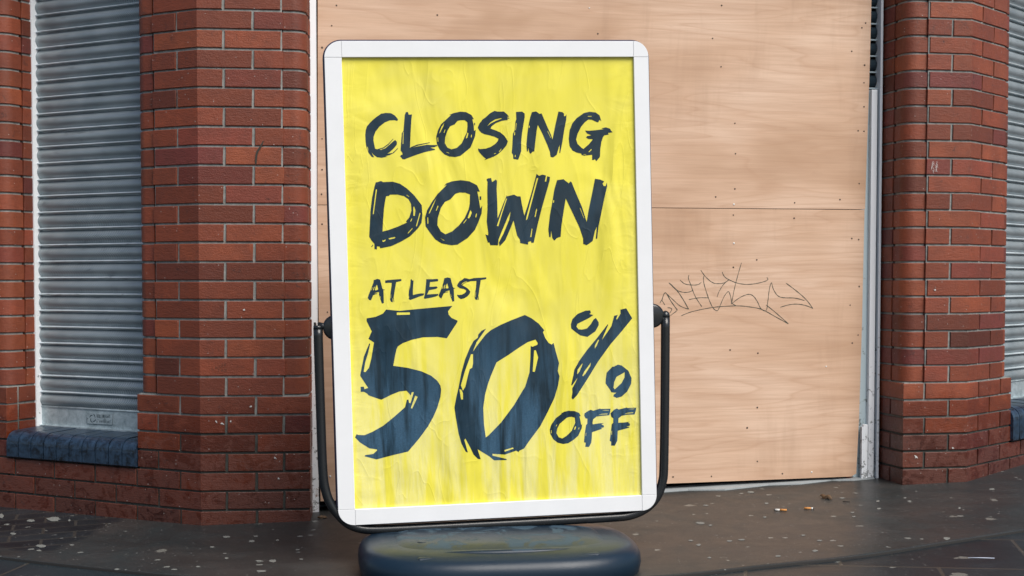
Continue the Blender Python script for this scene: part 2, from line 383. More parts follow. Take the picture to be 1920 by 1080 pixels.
def mat_base():
    s = NT('wet_black_plastic'); P = s.coord(); z = sep(s, P)[2]
    n = s.noise(8, 9, .75, 1.0, P)
    top = s.math('MULTIPLY', s.ramp(z, [(.119, 0), (.126, 1)]), 1.0)
    m = s.math('MULTIPLY', s.ramp(n, [(.50, 0), (.53, 1)]), top)
    f = s.noise(150, 4, .8, 0, P)
    c = s.mix(s.ramp(f, [(.6, 0), (.8, .4)]), (.008, .020, .036), (.025, .05, .075))
    c = s.mix(s.math('MULTIPLY', m, .85), c, (.042, .078, .112))
    s.bump(s.math('ADD', f, s.math('MULTIPLY', m, -.8)), .2, .002)
    rg = s.math('MULTIPLY_ADD', m, .25, s.math('MULTIPLY_ADD', n, .22, .24))
    return s.out(Base_Color=c, Roughness=rg, Specular_IOR_Level=.35)
M['base'] = mat_base()

# ---------------------------------------------------------------- ground
PV = -.012     # the slabs lie a little lower than the doorstep
mb = MB(); S = 45
mb.add([(x, y, gz(x, y)+PV) for x, y in ((-S, -S), (S, -S), (S, S), (-S, S))], [(0, 1, 2, 3)])
tag(mb.build('pavement', M['slabs']), kind='structure')
arc_px = [(-260, 1012), (-120, 1029), (0, 1042.5), (80, 1052), (220, 1067), (330, 1077), (480, 1086), (640, 1092), (800, 1095), (960, 1094), (1120, 1087), (1280, 1075.5), (1447, 1057.5), (1613, 1040), (1780, 1014), (1913, 993), (2100, 962)]
arc = [gpt(*p) for p in arc_px]
def smooth(pts, k=6):
    out = []
    for i in range(len(pts)-1):
        p0, p1, p2, p3 = pts[max(i-1, 0)], pts[i], pts[i+1], pts[min(i+2, len(pts)-1)]
        for j in range(k):
            t = j/k
            out.append(.5*((2*p1)+(p2-p0)*t+(2*p0-5*p1+4*p2-p3)*t*t+(3*p1-p0-3*p2+p3)*t**3))
    return out+[pts[-1]]
arcs = smooth(arc)
def sheet(name, front, back, dz, mat, drop=True, nb=14):
    mb = MB(); n = len(front); rows = []
    for j in range(nb+1):
        for i in range(n):
            t_ = (0, .0015, .0035)[j] if j < 3 else .0035+.9965*(j-2)/(nb-2); p = front[i].lerp(back[i], t_); x, y = p.x, p.y
            z = gz(x, y)+dz
            z -= (.003, .0004)[j] if j < 2 else 0
            rows.append((x, y, z))
    fs = [(j*n+i, j*n+i+1, (j+1)*n+i+1, (j+1)*n+i) for j in range(nb) for i in range(n-1)]
    mb.add(rows, fs, 0, True)
    if drop:
        mb.add([(p.x+q[0], p.y+q[1], gz(p.x, p.y)+z) for p in front for q, z in (((0, 0), dz-.003), ((0, -.002), dz-.007), ((0, -.003), PV-.02))],
               [(i*3+k, (i+1)*3+k, (i+1)*3+k+1, i*3+k+1) for i in range(n-1) for k in range(2)], 1, True)
    return mb.build(name, [mat, M['dark']])
fr = [Vector((p.x, p.y+.0, 0)) for p in arcs]
bk = [Vector((p.x*1.25, 7.4, 0)) for p in arcs]
# one extra row right behind the edge gives the rounded lip
tag(sheet('doorstep_apron', fr, bk, 0, M['apron'], nb=60), kind='structure')
# ---------------------------------------------------------------- brickwork
H = .075
P3 = V2(-1.219, 5.201); P4 = V2(-.796, 5.245); A = V2(1.701, 5.784); B = V2(1.997, 5.833)
dL = V2(-.893, .449).normalized(); dF = (P4-P3).normalized()
dG = (B-A).normalized(); dRt = V2(.6965, .7175).normalized()
def perp_in(d, sgn): return V2(-d.y*sgn, d.x*sgn)
TOP = 34
bld = empty('shop_building', (0, 5.6, 0))
tag(bld, 'red brick shopfront with canted corner piers, steel shutters and a boarded doorway', 'building')
def brick(mb, path, a, b, z0, z1, depth=.06, e=.0022):
    a2, b2 = a, b
    if b2-a2 < .012: return
    j = rnd.uniform(-.0012, .0012)
    mb.col = (min(1, max(0, rnd.gauss(.52, .24))), rnd.random(), rnd.random(), 1)
    pin = path.sub(a2, b2)
    pout = path.sub(a2+e, b2-e)
    if len(pin) != len(pout): pout = path.sub(a2, b2)
    n1 = path_normals(pin)
    prof_in = [(-depth, z0), (-e+j, z0)]; prof_out = [(j, z0+e), (j, z1-e)]; prof_in2 = [(-e+j, z1), (-depth, z1)]
    vs = []; n = 6
    for p, q_, m in zip(pin, pout, n1):
        vs += [(p.x+m.x*o, p.y+m.y*o, z) for o, z in prof_in]
        vs += [(q_.x+m.x*o, q_.y+m.y*o, z) for o, z in prof_out]
        vs += [(p.x+m.x*o, p.y+m.y*o, z) for o, z in prof_in2]
    K = len(pin)
    fs = [(i*n+k, (i+1)*n+k, (i+1)*n+(k+1) % n, i*n+(k+1) % n) for i in range(K-1) for k in range(n-1)]
    fs += [list(range(n)), list(range((K-1)*n, K*n))[::-1]]
    mb.add(vs, fs, 0); mb.col = (0, 0, 0, 1)
def course(get, path, i, ends, joints, zoff):
    """bricks between ends along path; joints = centres of perpends"""
    g = .0043
    xs = [ends[0]]+[j for j in sorted(joints) if ends[0]+.02 < j < ends[1]-.02]+[ends[1]]
    z0, z1 = i*H+zoff+g, (i+1)*H+zoff-g
    for k in range(len(xs)-1):
        a = xs[k]+(g if k else 0); b = xs[k+1]-(g if k < len(xs)-2 else 0)
        z0_, z1_ = z0+rnd.uniform(-.001, .001), z1+rnd.uniform(-.001, .001)
        brick(get((xs[k]+xs[k+1])/2), path, a+rnd.uniform(-.001, .001)*(k > 0), b, z0_, z1_)
def arcpath(c, a0, a1, r, n=9):
    return [(c[0]+math.cos(a0+(a1-a0)*k/n)*r, c[1]+math.sin(a0+(a1-a0)*k/n)*r) for k in range(n+1)]
def mortar(mb, path, a, b, z0, z1, off=-.0065):
    pts = path.sub(a+.005, b-.005); mb.sweep(pts, [(-.1, z0), (off, z0), (off, z1), (-.1, z1)], 1)
RS, SB, FE = .058, .004, .095
SF = .011
def bullnose(mb, K, din, dout, i0, i1, zoff, front='out'):
    """rounded corner bricks: K corner, din/dout unit directions leaving the corner along the two faces (walk order);
    the roll is set back from the front face by SF"""
    a_in, a_out = (RS+SF, RS+SB) if front == 'out' else (RS+SB, RS+SF)
    c = K+din*a_in+dout*a_out
    if front == 'out': c = K+din*(RS+SF)+dout*(RS+SB)
    else: c = K+din*(RS+SB)+dout*(RS+SF)
    st = -dout; en = -din
    a0 = math.atan2(st.y, st.x); a1 = math.atan2(en.y, en.x)
    while a1 < a0: a1 += 2*math.pi
    if a1-a0 > math.pi: a1 -= 2*math.pi
    pts = arcpath(c, a0, a1, RS, 18)
    p0, p1 = V2(*pts[0]), V2(*pts[-1])
    pts = [tuple(p0+din*.04)]+pts+[tuple(p1+dout*.04)]
    pth = Path(pts)
    for i in range(i0, i1):
        g = .0048; mb.col = (min(1, max(0, rnd.gauss(.55, .22))), rnd.random(), rnd.random(), 1)
        z0, z1 = i*H+zoff+g, (i+1)*H+zoff-g; e = .002
        mb.sweep(pth.p, [(-.05, z0), (-e, z0), (0, z0+e), (0, z1-e), (-e, z1), (-.05, z1)], 0); mb.col = (0, 0, 0, 1)
    mortar(mb, pth, 0, pth.L[-1], i0*H+zoff, i1*H+zoff)
UP = 6
WD = .205   # depth of reveals
# walking left to right with the outside on the right hand
winL_a, winL_b = .322, 1.046
K1 = P3+dL*winL_a; Q = P3+dL*winL_b; FL = P3+dL*2.9
nLin = V2(.449, .893).normalized()
dA = V2(-.234, .972).normalized()        # door reveal, right
nFin = V2(-dF.y, dF.x)
winR_a, winR_b = .443, 1.17
K2 = B+dRt*winR_a; Q2 = B+dRt*winR_b; FR = B+dRt*3.0
nRin = V2(-dRt.y, dRt.x)
DZ = .083-H   # right hand grid
mL, mR, mFL, mFR, mWL, mWR = MB(), MB(), MB(), MB(), MB(), MB()

# plinth + low wall, left side (one long path from far left to the door reveal)
pL = Path([FL, P3, P4, P4+nFin*WD]); LA = pL.L[1]; LB = pL.L[2]; LC = pL.L[3]
def getL(t):
    tt = LA-t
    return mL if tt < winL_a+.03 else (mWL if tt < winL_b+.03 else mFL)
for i in range(-3, UP):
    odd = i % 2
    jl = [LA-((.103 if odd else .2155)+.225*k) for k in range(14)]
    jr = ([LA+.2155] if odd else [LA+.1005, LA+.323])+([LB+.1] if odd else [])+([LB-.0] if 0 else [])
    if i < 2: course(getL, pL, i, (0, LC), jl+jr, 0)
    else:
        course(lambda t: mFL, pL, i, (0, LA-winL_b), jl, 0)
        course(lambda t: mL, pL, i, (LA-winL_a, LC), jl+jr, 0)
mortar(mL, pL, LA-winL_a-.036, LC, -3*H, 2*H-.004); mortar(mL, pL, LA-winL_a, LC, 2*H-.004, UP*H); mortar(mWL, pL, LA-winL_b, LA-winL_a-.03, -3*H, 2*H-.004); mortar(mFL, pL, 0, LA-winL_b, -3*H, UP*H)
# left pier, above the plinth: faces
pLu = Path([P3+dL*(winL_a-FE), P3, P3+dF*((P4-P3).length-FE)]); a = pLu.L[1]; e_ = pLu.L[2]
for i in range(UP, TOP):
    odd = i % 2
    course(lambda t: mL, pLu, i, (0 if odd else .010, e_ if odd else e_-.010), [a-.103, a+.213] if odd else [a+.1005], 0)
mortar(mL, pLu, 0, e_, UP*H, TOP*H)
bullnose(mL, K1+dL*.013, nLin, -dL, UP, TOP, 0, 'out')
bullnose(mL, P4, -dF, nFin, UP, TOP, 0, 'in')
def reveal(mb, K, d, start, depth, i0, i1, zoff, flip=False):
    p = [K+d*start, K+d*depth]
    pr_ = Path(p[::-1] if flip else p)
    for i in range(i0, i1):
        course(lambda t: mb, pr_, i, (0, pr_.L[-1]), [], zoff)
    mortar(mb, pr_, 0, pr_.L[-1], i0*H+zoff, i1*H+zoff)
reveal(mL, P4, nFin, RS+SF+.044, WD, UP, TOP, 0)
reveal(mL, K1, nLin, RS+SF+.044, WD, UP, TOP, 0, True)
# window reveals of the plinth zone
for mb_, K_, d_, fl in ((mL, K1, nLin, True), (mFL, Q, nLin, False)):
    reveal(mb_, K_, d_, .07, WD, 2, UP, 0, fl)
bullnose(mFL, Q, dL, nLin, UP, TOP, 0, 'in')
reveal(mFL, Q, nLin, RS+SF+.044, WD, UP, TOP, 0, False)
pFu = Path([FL, Q+dL*FE])
for i in range(UP, TOP):
    Lt = pFu.L[-1]; off = (.1 if i % 2 else .2125)
    course(lambda t: mFL, pFu, i, (0, Lt if i % 2 else Lt-.01), [Lt-off-.225*k for k in range(12)], 0)
mortar(mFL, pFu, 0, pFu.L[-1], UP*H, TOP*H)
# right side plinth
pR = Path([A+dA*.25, A, B, FR]); RA = pR.L[1]; RB = pR.L[2]
def getR(t):
    tt = t-RB
    return mR if tt < winR_a+.03 else (mWR if tt < winR_b+.03 else mFR)
for i in range(-2, UP):
    odd = (i+1) % 2   # right grid counts one course higher
    odd = 1-odd if 0 else odd
    jr = [RB+((.2175 if odd else .105)+.225*k) for k in range(15)]
    jf = [RA+.21] if odd else [RA+.098]
    jv = [RA-.112] if odd else []
    if i < 2: course(getR, pR, i, (0, pR.L[-1]), jr+jf+jv, DZ)
    else:
        course(lambda t: mR, pR, i, (0, RB+winR_a), jr+jf+jv, DZ)
        course(lambda t: mFR, pR, i, (RB+winR_b, pR.L[-1]), jr, DZ)
mortar(mR, pR, 0, RB+winR_a+.036, -3*H, 2*H-.004+DZ); mortar(mR, pR, 0, RB+winR_a, 2*H-.004+DZ, UP*H+DZ); mortar(mWR, pR, RB+winR_a+.03, RB+winR_b, -3*H, 2*H-.004+DZ); mortar(mFR, pR, RB+winR_b, pR.L[-1], -3*H, UP*H+DZ)
pRu = Path([A+dG*FE, B, B+dRt*(winR_a-FE)]); a = pRu.L[1]; e_ = pRu.L[2]
for i in range(UP, TOP):
    odd = (i+1) % 2
    course(lambda t: mR, pRu, i, (0.010 if not odd else 0.0, e_), [.115, a+.2175] if odd else [a+.105], DZ)
mortar(mR, pRu, 0, e_, UP*H+DZ, TOP*H+DZ)
bullnose(mR, A, dA, dG, UP, TOP, DZ, 'out')
bullnose(mR, K2, -dRt, nRin, UP, TOP, DZ, 'in')
reveal(mR, A, dA, RS+SF+.044, .25, UP, TOP, DZ, True)
reveal(mR, K2, nRin, RS+SF+.044, WD, UP, TOP, DZ)
reveal(mR, K2, nRin, .07, WD, 2, UP, DZ)
reveal(mFR, Q2, nRin, .07, WD, 2, UP, DZ, True)
bullnose(mFR, Q2, nRin, dRt, UP, TOP, DZ, 'out')
reveal(mFR, Q2, nRin, RS+SF+.044, WD, UP, TOP, DZ, True)
pFu = Path([Q2+dRt*FE, FR])
for i in range(UP, TOP):
    off = (.1 if i % 2 else .2125)
    course(lambda t: mFR, pFu, i, (0, pFu.L[-1]), [off+.225*k for k in range(12)], DZ)
mortar(mFR, pFu, 0, pFu.L[-1], UP*H+DZ, TOP*H+DZ)
BM = [M['brick'], M['mortar']]
def part(mb, name, mats, label=None, parent=bld):
    o = mb.build(name, mats, parent)
    if label: o['label'] = label
    return o
part(mL, 'brick_pier', BM, 'canted red brick pier left of the sign')
part(mR, 'brick_pier', BM, 'canted red brick pier right of the boarded doorway')
part(mFL, 'brick_pier', BM, 'brick pier at the far left edge')
part(mFR, 'brick_pier', BM, 'brick pier beyond the right shutter')
part(mWL, 'brick_wall', BM, 'low brick wall under the left shutter')
part(mWR, 'brick_wall', BM, 'low brick wall under the right shutter')
# wall above everything, carried on a steel beam
mb = MB(); zt = TOP*H
pts = [FL, P3, P4, A, B, FR]
mb.sweep(pts, [(-.3, zt+.012), (.004, zt+.012), (.004, zt+.26), (-.3, zt+.26)], 0)
part(mb, 'lintel', M['paint'])
mb = MB(); pa = Path(pts)
for i in range(38, 52):
    course(lambda t: mb, pa, i, (0, pa.L[-1]), [(.1 if i % 2 else .2125)+.225*k for k in range(60)], 0)
mortar(mb, pa, 0, pa.L[-1], 38*H-.03, 52*H)
part(mb, 'upper_wall', BM)
mb = MB(); mb.sweep([p+V2(0, .45) for p in pts], [(-.05, -.3), (0, -.3), (0, zt), (-.05, zt)], 0)
part(mb, 'inner_wall', M['dark'])

# ---------------------------------------------------------------- shutters and sills
def shutter(K, d, width, nin, z0, label, seed):
    """K corner at one side of the opening, d along the wall, nin into the wall"""
    rr = random.Random(seed)
    o3 = Vector((K.x+nin.x*.195, K.y+nin.y*.195, 0)); d3 = Vector((d.x, d.y, 0)); n3 = Vector((-nin.x, -nin.y, 0))
    def W(u, off, z): return o3+d3*u+n3*off+Vector((0, 0, z))
    pitch = .071; me_v = []; me_f = []; uv = []; prof = []
    # profile of one slat, from its bottom up: convex perforated band, bead, groove
    for k in range(9):
        a_ = k/8; prof.append((-.002+.0165*math.sin(math.pi*a_)**.9, a_*.0575))
    prof += [(-.007, .0578), (-.007, .0612), (.005, .0614), (.0120, .0625), (.0140, .0655), (.0105, .0690), (0, .0706)]
    n = 31; zz = z0+.086
    rows = []
    for s_ in range(n):
        wob = rr.uniform(-.0006, .0006)
        for o, z in prof: rows.append((o+wob, zz+s_*pitch+z, z))
    nu = 2
    for u in (.004, width-.004):
        for o, z, zl in rows: me_v.append(W(u, o, z)); uv.append((u, zl))
    L = len(rows); me_f = [(i, L+i, L+i+1, i+1) for i in range(L-1)]
    me = bpy.data.meshes.new('roller_shutter'); me.from_pydata(me_v, [], me_f); me.materials.append(M['slat'])
    ul = me.uv_layers.new(name='UVMap')
    for lp in me.loops: ul.data[lp.index].uv = uv[lp.vertex_index]
    # crisp uv at wrap: last point of one slat and first of the next are separate rows
    me.polygons.foreach_set('use_smooth', [((i % len(prof)) < 8) for i in range(len(me_f))])
    bm = bmesh.new(); bm.from_mesh(me); bmesh.ops.recalc_face_normals(bm, faces=bm.faces); bm.to_mesh(me); bm.free()
    o = bpy.data.objects.new('roller_shutter', me); link(o); o.parent = bld; bpy.context.view_layer.update()
    o.matrix_parent_inverse = bld.matrix_world.inverted(); o['label'] = label
    Mx = Matrix.Translation(o3) @ Matrix((( d.x, -nin.x, 0, 0), (d.y, -nin.y, 0, 0), (0, 0, 1, 0), (0, 0, 0, 1)))
    mb = MB(); mb.box((width/2, .001, z0+.042), (width-.012, .008, .079), 0, Mx); mb.box((width/2, .008, z0+.003), (width-.012, .022, .006), 0, Mx)
    mb.tube([W(.006, .004, z0+.086), W(width-.006, .004, z0+.086)], .005, 8)
    br = mb.build('bottom_rail', M['sheet'], o)
    for u in (-.004, width+.004):
        mb = MB(); mb.box((u, .012, z0+1.12), (.02, .045, 2.24), 0, Mx)
        mb.build('guide_rail', M['paint'], o)
    return o, W, Mx
def sill(K, d, width, nin, zt_, zb, ext, label):
    mb = MB(); o3 = Vector((K.x, K.y, 0)); d3 = Vector((d.x, d.y, 0)); n3 = Vector((-nin.x, -nin.y, 0))
    n = int(round((width+ext)/.0745)); pw = (width+ext)/n; r = .052
    for k in range(n):
        a_, b_ = k*pw+.0028, (k+1)*pw-.0028; j = rnd.uniform(-.0015, .0015)
        prof = [(-.205, zt_+.006+j), (-r+.012, zt_+j)]
        for t in range(1, 8): an = math.pi/2*(1-t/7); prof.append((.012-r+r*math.cos(an), zt_-r+r*math.sin(an)+j))
        prof += [(.012, zb+.006), (.006, zb+.002), (-.205, zb+.002)]
        vs = [o3+d3*u+n3*o+Vector((0, 0, z)) for u in (a_, b_) for o, z in prof]
        m = len(prof); fs = [(i, i+1, m+i+1, m+i) for i in range(m-1)]+[list(range(m)), list(range(m, 2*m))[::-1]]
        mb.add(vs, fs, 0, False)
    # joints
    prof = [(-.205, zt_+.002), (-r, zt_-.003)]+[(.006-r+r*math.cos(math.pi/2*(1-t/7)), zt_-.004-r+r*math.sin(math.pi/2*(1-t/7))) for t in range(1, 8)]+[(.006, zb+.001), (-.205, zb+.001)]
    vs = [o3+d3*u+n3*o+Vector((0, 0, z)) for u in (.004, width+ext-.004) for o, z in prof]; m = len(prof)
    mb.add(vs, [(i, i+1, m+i+1, m+i) for i in range(m-1)]+[list(range(m)), list(range(m, 2*m))[::-1]], 1)
    part(mb, 'window_sill', [M['sill'], M['ash']], label)
shL, WL, MxL = shutter(K1, dL, winL_b-winL_a, nLin, .266, 'perforated steel shutter left of the sign', 3)
sill(K1, dL, winL_b-winL_a-.006, nLin, .262, .150, 0, 'dark blue brick sill under the left shutter')
shR, WR, MxR = shutter(K2, dRt, winR_b-winR_a, nRin, .318, 'steel shutter at the right edge', 5)
sill(K2, dRt, winR_b-winR_a-.006, nRin, .312, .158, 0, 'dark blue brick sill under the right shutter')

# maker's plate on the left shutter (u runs right to left, so x is mirrored)
OSH = Vector((K1.x+nLin.x*.195, K1.y+nLin.y*.195, 0)); NSH = Vector((-nLin.x, -nLin.y, 0))
def shp(px, py, off): return hit(px, py, OSH+NSH*off, NSH)
mb = MB(); s0 = (155, 768, 29.54)
def zp(X, Y, off): return shp(s0[0]+X/s0[2], s0[1]+Y/s0[2], off)
fr_ = [(235, 180), (1680, 235), (1640, 860), (235, 780)]
vs = [zp(x, y, .0055) for x, y in fr_]+[zp(x, y, .0075) for x, y in fr_]
mb.add(vs, [(4, 5, 6, 7), (0, 1, 5, 4), (1, 2, 6, 5), (2, 3, 7, 6), (3, 0, 4, 7)], 0)
def ribbon(mb, pts, wd, mi, nrm):
    pts = [Vector(p) for p in pts]; vs = []
    for i, p in enumerate(pts):
        t = (pts[min(i+1, len(pts)-1)]-pts[max(i-1, 0)]).normalized(); b = t.cross(nrm).normalized()
        k = wd[i] if isinstance(wd, list) else wd
        vs += [p-b*k/2, p+b*k/2]
    mb.add(vs, [(2*i, 2*i+1, 2*i+3, 2*i+2) for i in range(len(pts)-1)], mi)
# outline, then the four-blade swirl
for a_, b_ in (((235, 780), (1640, 860)), ((1640, 860), (1680, 235)), ((235, 785), (235, 400))):
    ribbon(mb, [zp(*a_, .0079), zp(*b_, .0079)], .0016, 1, NSH)
for k in range(4):
    cx_, cy_ = 560, 480; pts = []
    for j in range(9):
        an = R(-175+k*90+j*11); rad = 205-j*9
        pts.append(zp(cx_+math.cos(an)*rad*.88, cy_+math.sin(an)*rad*1.2, .008+.00002*k))
    ribbon(mb, pts, [.0010, .0024, .0034, .0040, .0042, .0038, .0030, .0020, .0006], 1, NSH)
def stroke_text(mb, txt, x, y, w_, h_, gap, f, wd, mi, nrm):
    G = {'R': [[(0,1),(0,0),(.8,0),(.8,.5),(0,.5)],[(.3,.5),(.9,1)]], 'O': [[(0,0),(.9,0),(.9,1),(0,1),(0,0)]], 'L': [[(0,0),(0,1),(.8,1)]],
         'W': [[(0,0),(.2,1),(.5,.4),(.8,1),(1,0)]], 'I': [[(.4,0),(.4,1)]], 'G': [[(.9,.1),(.5,0),(0,.2),(0,.8),(.5,1),(.9,.8),(.9,.5),(.5,.5)]],
         'H': [[(0,0),(0,1)],[(.9,0),(.9,1)],[(0,.5),(.9,.5)]], 'T': [[(0,0),(1,0)],[(.5,0),(.5,1)]], 'A': [[(0,1),(.4,0),(.9,1)],[(.2,.6),(.7,.6)]],
         'U': [[(0,0),(0,1),(.8,1),(.8,0)]], 'Z': [[(0,0),(.9,0),(0,1),(.9,1)]], '1': [[(.4,0),(.4,1)]], 'N': [[(0,1),(0,0),(.8,1),(.8,0)]],
         'e': [[(0,.5),(.8,.5),(.8,.1),(0,.1),(0,1),(.8,1)]], 'l': [[(.3,0),(.3,1)]], '0': [[(0,0),(.8,0),(.8,1),(0,1),(0,0)]], '7': [[(0,0),(.8,0),(.3,1)]],
         '9': [[(.8,.5),(0,.5),(0,0),(.8,0),(.8,1)]], '6': [[(.8,0),(0,.3),(0,1),(.8,1),(.8,.5),(0,.5)]], '2': [[(0,0),(.8,0),(.8,.5),(0,.5),(0,1),(.8,1)]], '8': [[(0,0),(.8,0),(.8,1),(0,1),(0,0)],[(0,.5),(.8,.5)]], 'n': [[(0,1),(0,.3),(.7,.3),(.7,1)]]}
    for ch in txt:
        for st in G.get(ch, []):
            ribbon(mb, [f(x+a*w_, y+b*h_+(x+a*w_-760)*.045) for a, b in st], wd, mi, nrm)
        x += w_+gap
F8 = lambda a, b: zp(a, b, .0081)
stroke_text(mb, 'ROLLWRIGHT', 785, 275, 55, 165, 19, F8, .0016, 1, NSH)
stroke_text(mb, 'nen  l  nene', 790, 520, 30, 60, 14, F8, .0005, 1, NSH)
stroke_text(mb, '0l 0796 020 768', 770, 610, 34, 95, 14, F8, .0011, 1, NSH)
for x, y in ((285, 490), (1570, 575)):
    c = zp(x, y, .0078); mb.tube([c, c+NSH*.002], .0014, 8, 1)
mb.build('name_plate', [M['sheet'], M['ink2']], shL)

# ---------------------------------------------------------------- doorway frame, louvre
DPn = Vector((.2147, -.9767, 0)); DPu = Vector((.9767, .2147, 0))     # plane of the doorway; normal towards the street
FP = Vector((-.80, 5.462, 0)); PP = Vector((-.80, 5.425, 0))
MD = Matrix(((DPu.x, -DPn.x, 0, FP.x), (DPu.y, -DPn.y, 0, FP.y), (0, 0, 1, 0), (0, 0, 0, 1)))
def du(px, py, P=FP): return (hit(px, py, P, DPn)-FP).dot(DPu)
zc = 1.2
# left steel angle
mb = MB(); uL0 = du(583, 400)-.03; uL1 = du(594.0, 400)
mb.box(((uL0+uL1)/2, -.015, zc), (uL1-uL0, .03, 2.56), 0, MD)
mb.box((uL1+.004, .02, zc), (.006, .03, 2.5), 1, MD)
fl_ = mb.build('door_frame', [M['paint'], M['dark']], bld); fl_['label'] = 'rust-spotted white steel angle beside the left pier'
mb = MB(); ur = [du(x, 450) for x in (1598, 1626, 1637, 1639.3, 1641.5, 1646)]
mb.box(((ur[0]+ur[1])/2, .012, .86), (ur[1]-ur[0], .04, 1.78), 1, MD)
mb.box(((ur[1]+ur[2])/2, -.004, .86), (ur[2]-ur[1], .05, 1.78), 0, MD, .003)
mb.box(((ur[2]+ur[3])/2, .004, .86), (ur[3]-ur[2]-.001, .04, 1.78), 1, MD)
mb.box(((ur[3]+ur[4])/2, .03, zc), (ur[4]-ur[3], .02, 2.5), 2, MD)
mb.box(((ur[4]+ur[5])/2, -.006, zc), (ur[5]-ur[4], .05, 2.56), 0, MD, .002)
mb.box((du(1614, 840), -.035, .13), (.022, .02, .26), 0, MD, .002)
mb.box((du(1614, 840)-.014, -.035, .12), (.007, .018, .26), 0, MD)
frR = mb.build('door_frame', [M['paint'], M['trim'], M['dark']], bld); frR['label'] = 'chipped white door post beside the right pier'
mb = MB()
uu0, uu1 = du(1560, 100), du(1645.5, 100)
mb.box(((uu0+uu1)/2, .05, 2.12), (uu1-uu0, .01, .74), 0, MD)
for k in range(11):
    z = 1.765+k*.0715
    mb.tube([MD @ Vector((uu0, .03, z+.03)), MD @ Vector((uu1, .03, z+.03))], .028, 12, 0)
    mb.box(((uu0+uu1)/2, .012, z-.004), (uu1-uu0, .014, .006), 1, MD)
part(mb, 'louvre', [M['louvre'], M['trim']], 'dark blue shutter slats showing above the door post')
# threshold
mb = MB(); g0 = hit(560, 943, PP, DPn); g1 = hit(1640, 893, PP, DPn)
def thr(px, py): return gpt(px, py, .006)
fr_ = [thr(560, 948), thr(700, 946), thr(900, 936), thr(1215, 923), thr(1290, 917.5), thr(1360, 917), thr(1440, 908), thr(1500, 906), thr(1560, 899), thr(1600, 899), thr(1640, 896)]
n = len(fr_); vs = []
for p in fr_:
    t = (p-PP).dot(DPu); b = PP+DPu*t-DPn*.06
    vs += [(p.x, p.y, gz(p.x, p.y)-.01), (p.x, p.y+.003, gz(p.x, p.y)+.006), (b.x, b.y, max(gz(b.x, b.y)+.010, gz(b.x, b.y)+.004)), ]
mb.add(vs, [(i*3+k, (i+1)*3+k, (i+1)*3+k+1, i*3+k+1) for i in range(n-1) for k in range(2)], 0, False)
part(mb, 'threshold', M['conc'])

# ---------------------------------------------------------------- plywood boards
def ply(name, quad, label, back=.018):
    vs = [hit(x, y, PP, DPn) for x, y in quad]; vs2 = [v-DPn*back for v in vs]; n = len(vs)
    c = sum(vs, Vector())/n; base = Vector((c.x, c.y, min(v.z for v in vs)))
    e = empty(name, base, (0, 0, math.atan2(DPu.y, DPu.x)))
    Mi = (Matrix.Translation(base) @ Matrix.Rotation(math.atan2(DPu.y, DPu.x), 4, 'Z')).inverted()
    mb = MB(); mb.add([Mi @ v for v in vs+vs2], [list(range(n)), list(range(n, 2*n))[::-1]]+[(i, (i+1) % n, n+(i+1) % n, n+i) for i in range(n)])
    o = mb.build('panel', M['ply']); o.parent = e
    tag(e, label, 'plywood board'); return e, Mi
seamL, seamR = 384.2, 393
def seam(x): return seamL+(seamR-seamL)*(x-598)/(1622-598)
lowb, MiL = ply('plywood_board', [(595.5, seamL+.6), (1621, seamR+.6), (1616.5, 600), (1611, 780), (1605.5, 888), (1596, 893.5), (1230, 907.6), (634, 938.2), (601, 940)], 'lower plywood sheet with thin green graffiti scrawl, nearest the ground')
topb, MiT = ply('plywood_board', [(596, -120), (1636, -120), (1634, 0), (1631, 120), (1622, seamR-.6), (595.5, seamL-.6)], 'upper plywood sheet with a row of dark screws down its right edge')
def uz(v): return v
mb = MB(); e3, Mi3 = ply('plywood_board', [(596.5, -420), (1640, -420), (1636, -122), (596, -122)], 'topmost plywood sheet closing the head of the doorway')
def screw(board, px, py, pale=False, r=.0036):
    r *= rnd.uniform(.8, 1.2)
    p = hit(px, py, PP, DPn); mb = MB()
    mb.tube([p-DPn*.001, p+DPn*.0012, p+DPn*.0018], [r, r, r*.6], 10)
    o = mb.build('screw', M['screww' if pale else 'screw'], board)
    if pale: o['label'] = 'pale screw head'
for x, y, *k in [(631, 10), (622, 48), (820, 28), (1105, 15, 1), (1121, 63), (604, 89), (1353, 10), (1336, 72), (1352, 125), (1623, 43), (1616, 52), (1621, 122), (1620, 155), (1620, 200), (1609, 245), (1620, 246), (1378, 231), (1379, 288), (1378, 354), (1611, 344), (1490, 380), (1575, 374), (1376, 383, 1), (1342, 369), (1597, 96), (604, 260), (604, 318), (603, 364)]:
    screw(topb, x, y, bool(k))
for x, y, *k in [(1375, 403), (1419, 487), (1375, 501), (1610, 449), (1597, 447), (1611, 537), (1594, 572), (1609, 628), (1598, 643), (1369, 656), (1421, 662), (1549, 687, 1), (1420, 865), (1420, 764), (1467, 888), (1522, 885, 1), (1334, 893), (1262, 894), (604, 420), (614, 585), (612, 624), (619, 893, 1), (1401, 802), (1376, 456, 1), (1489, 409)]:
    screw(lowb, x, y, bool(k))
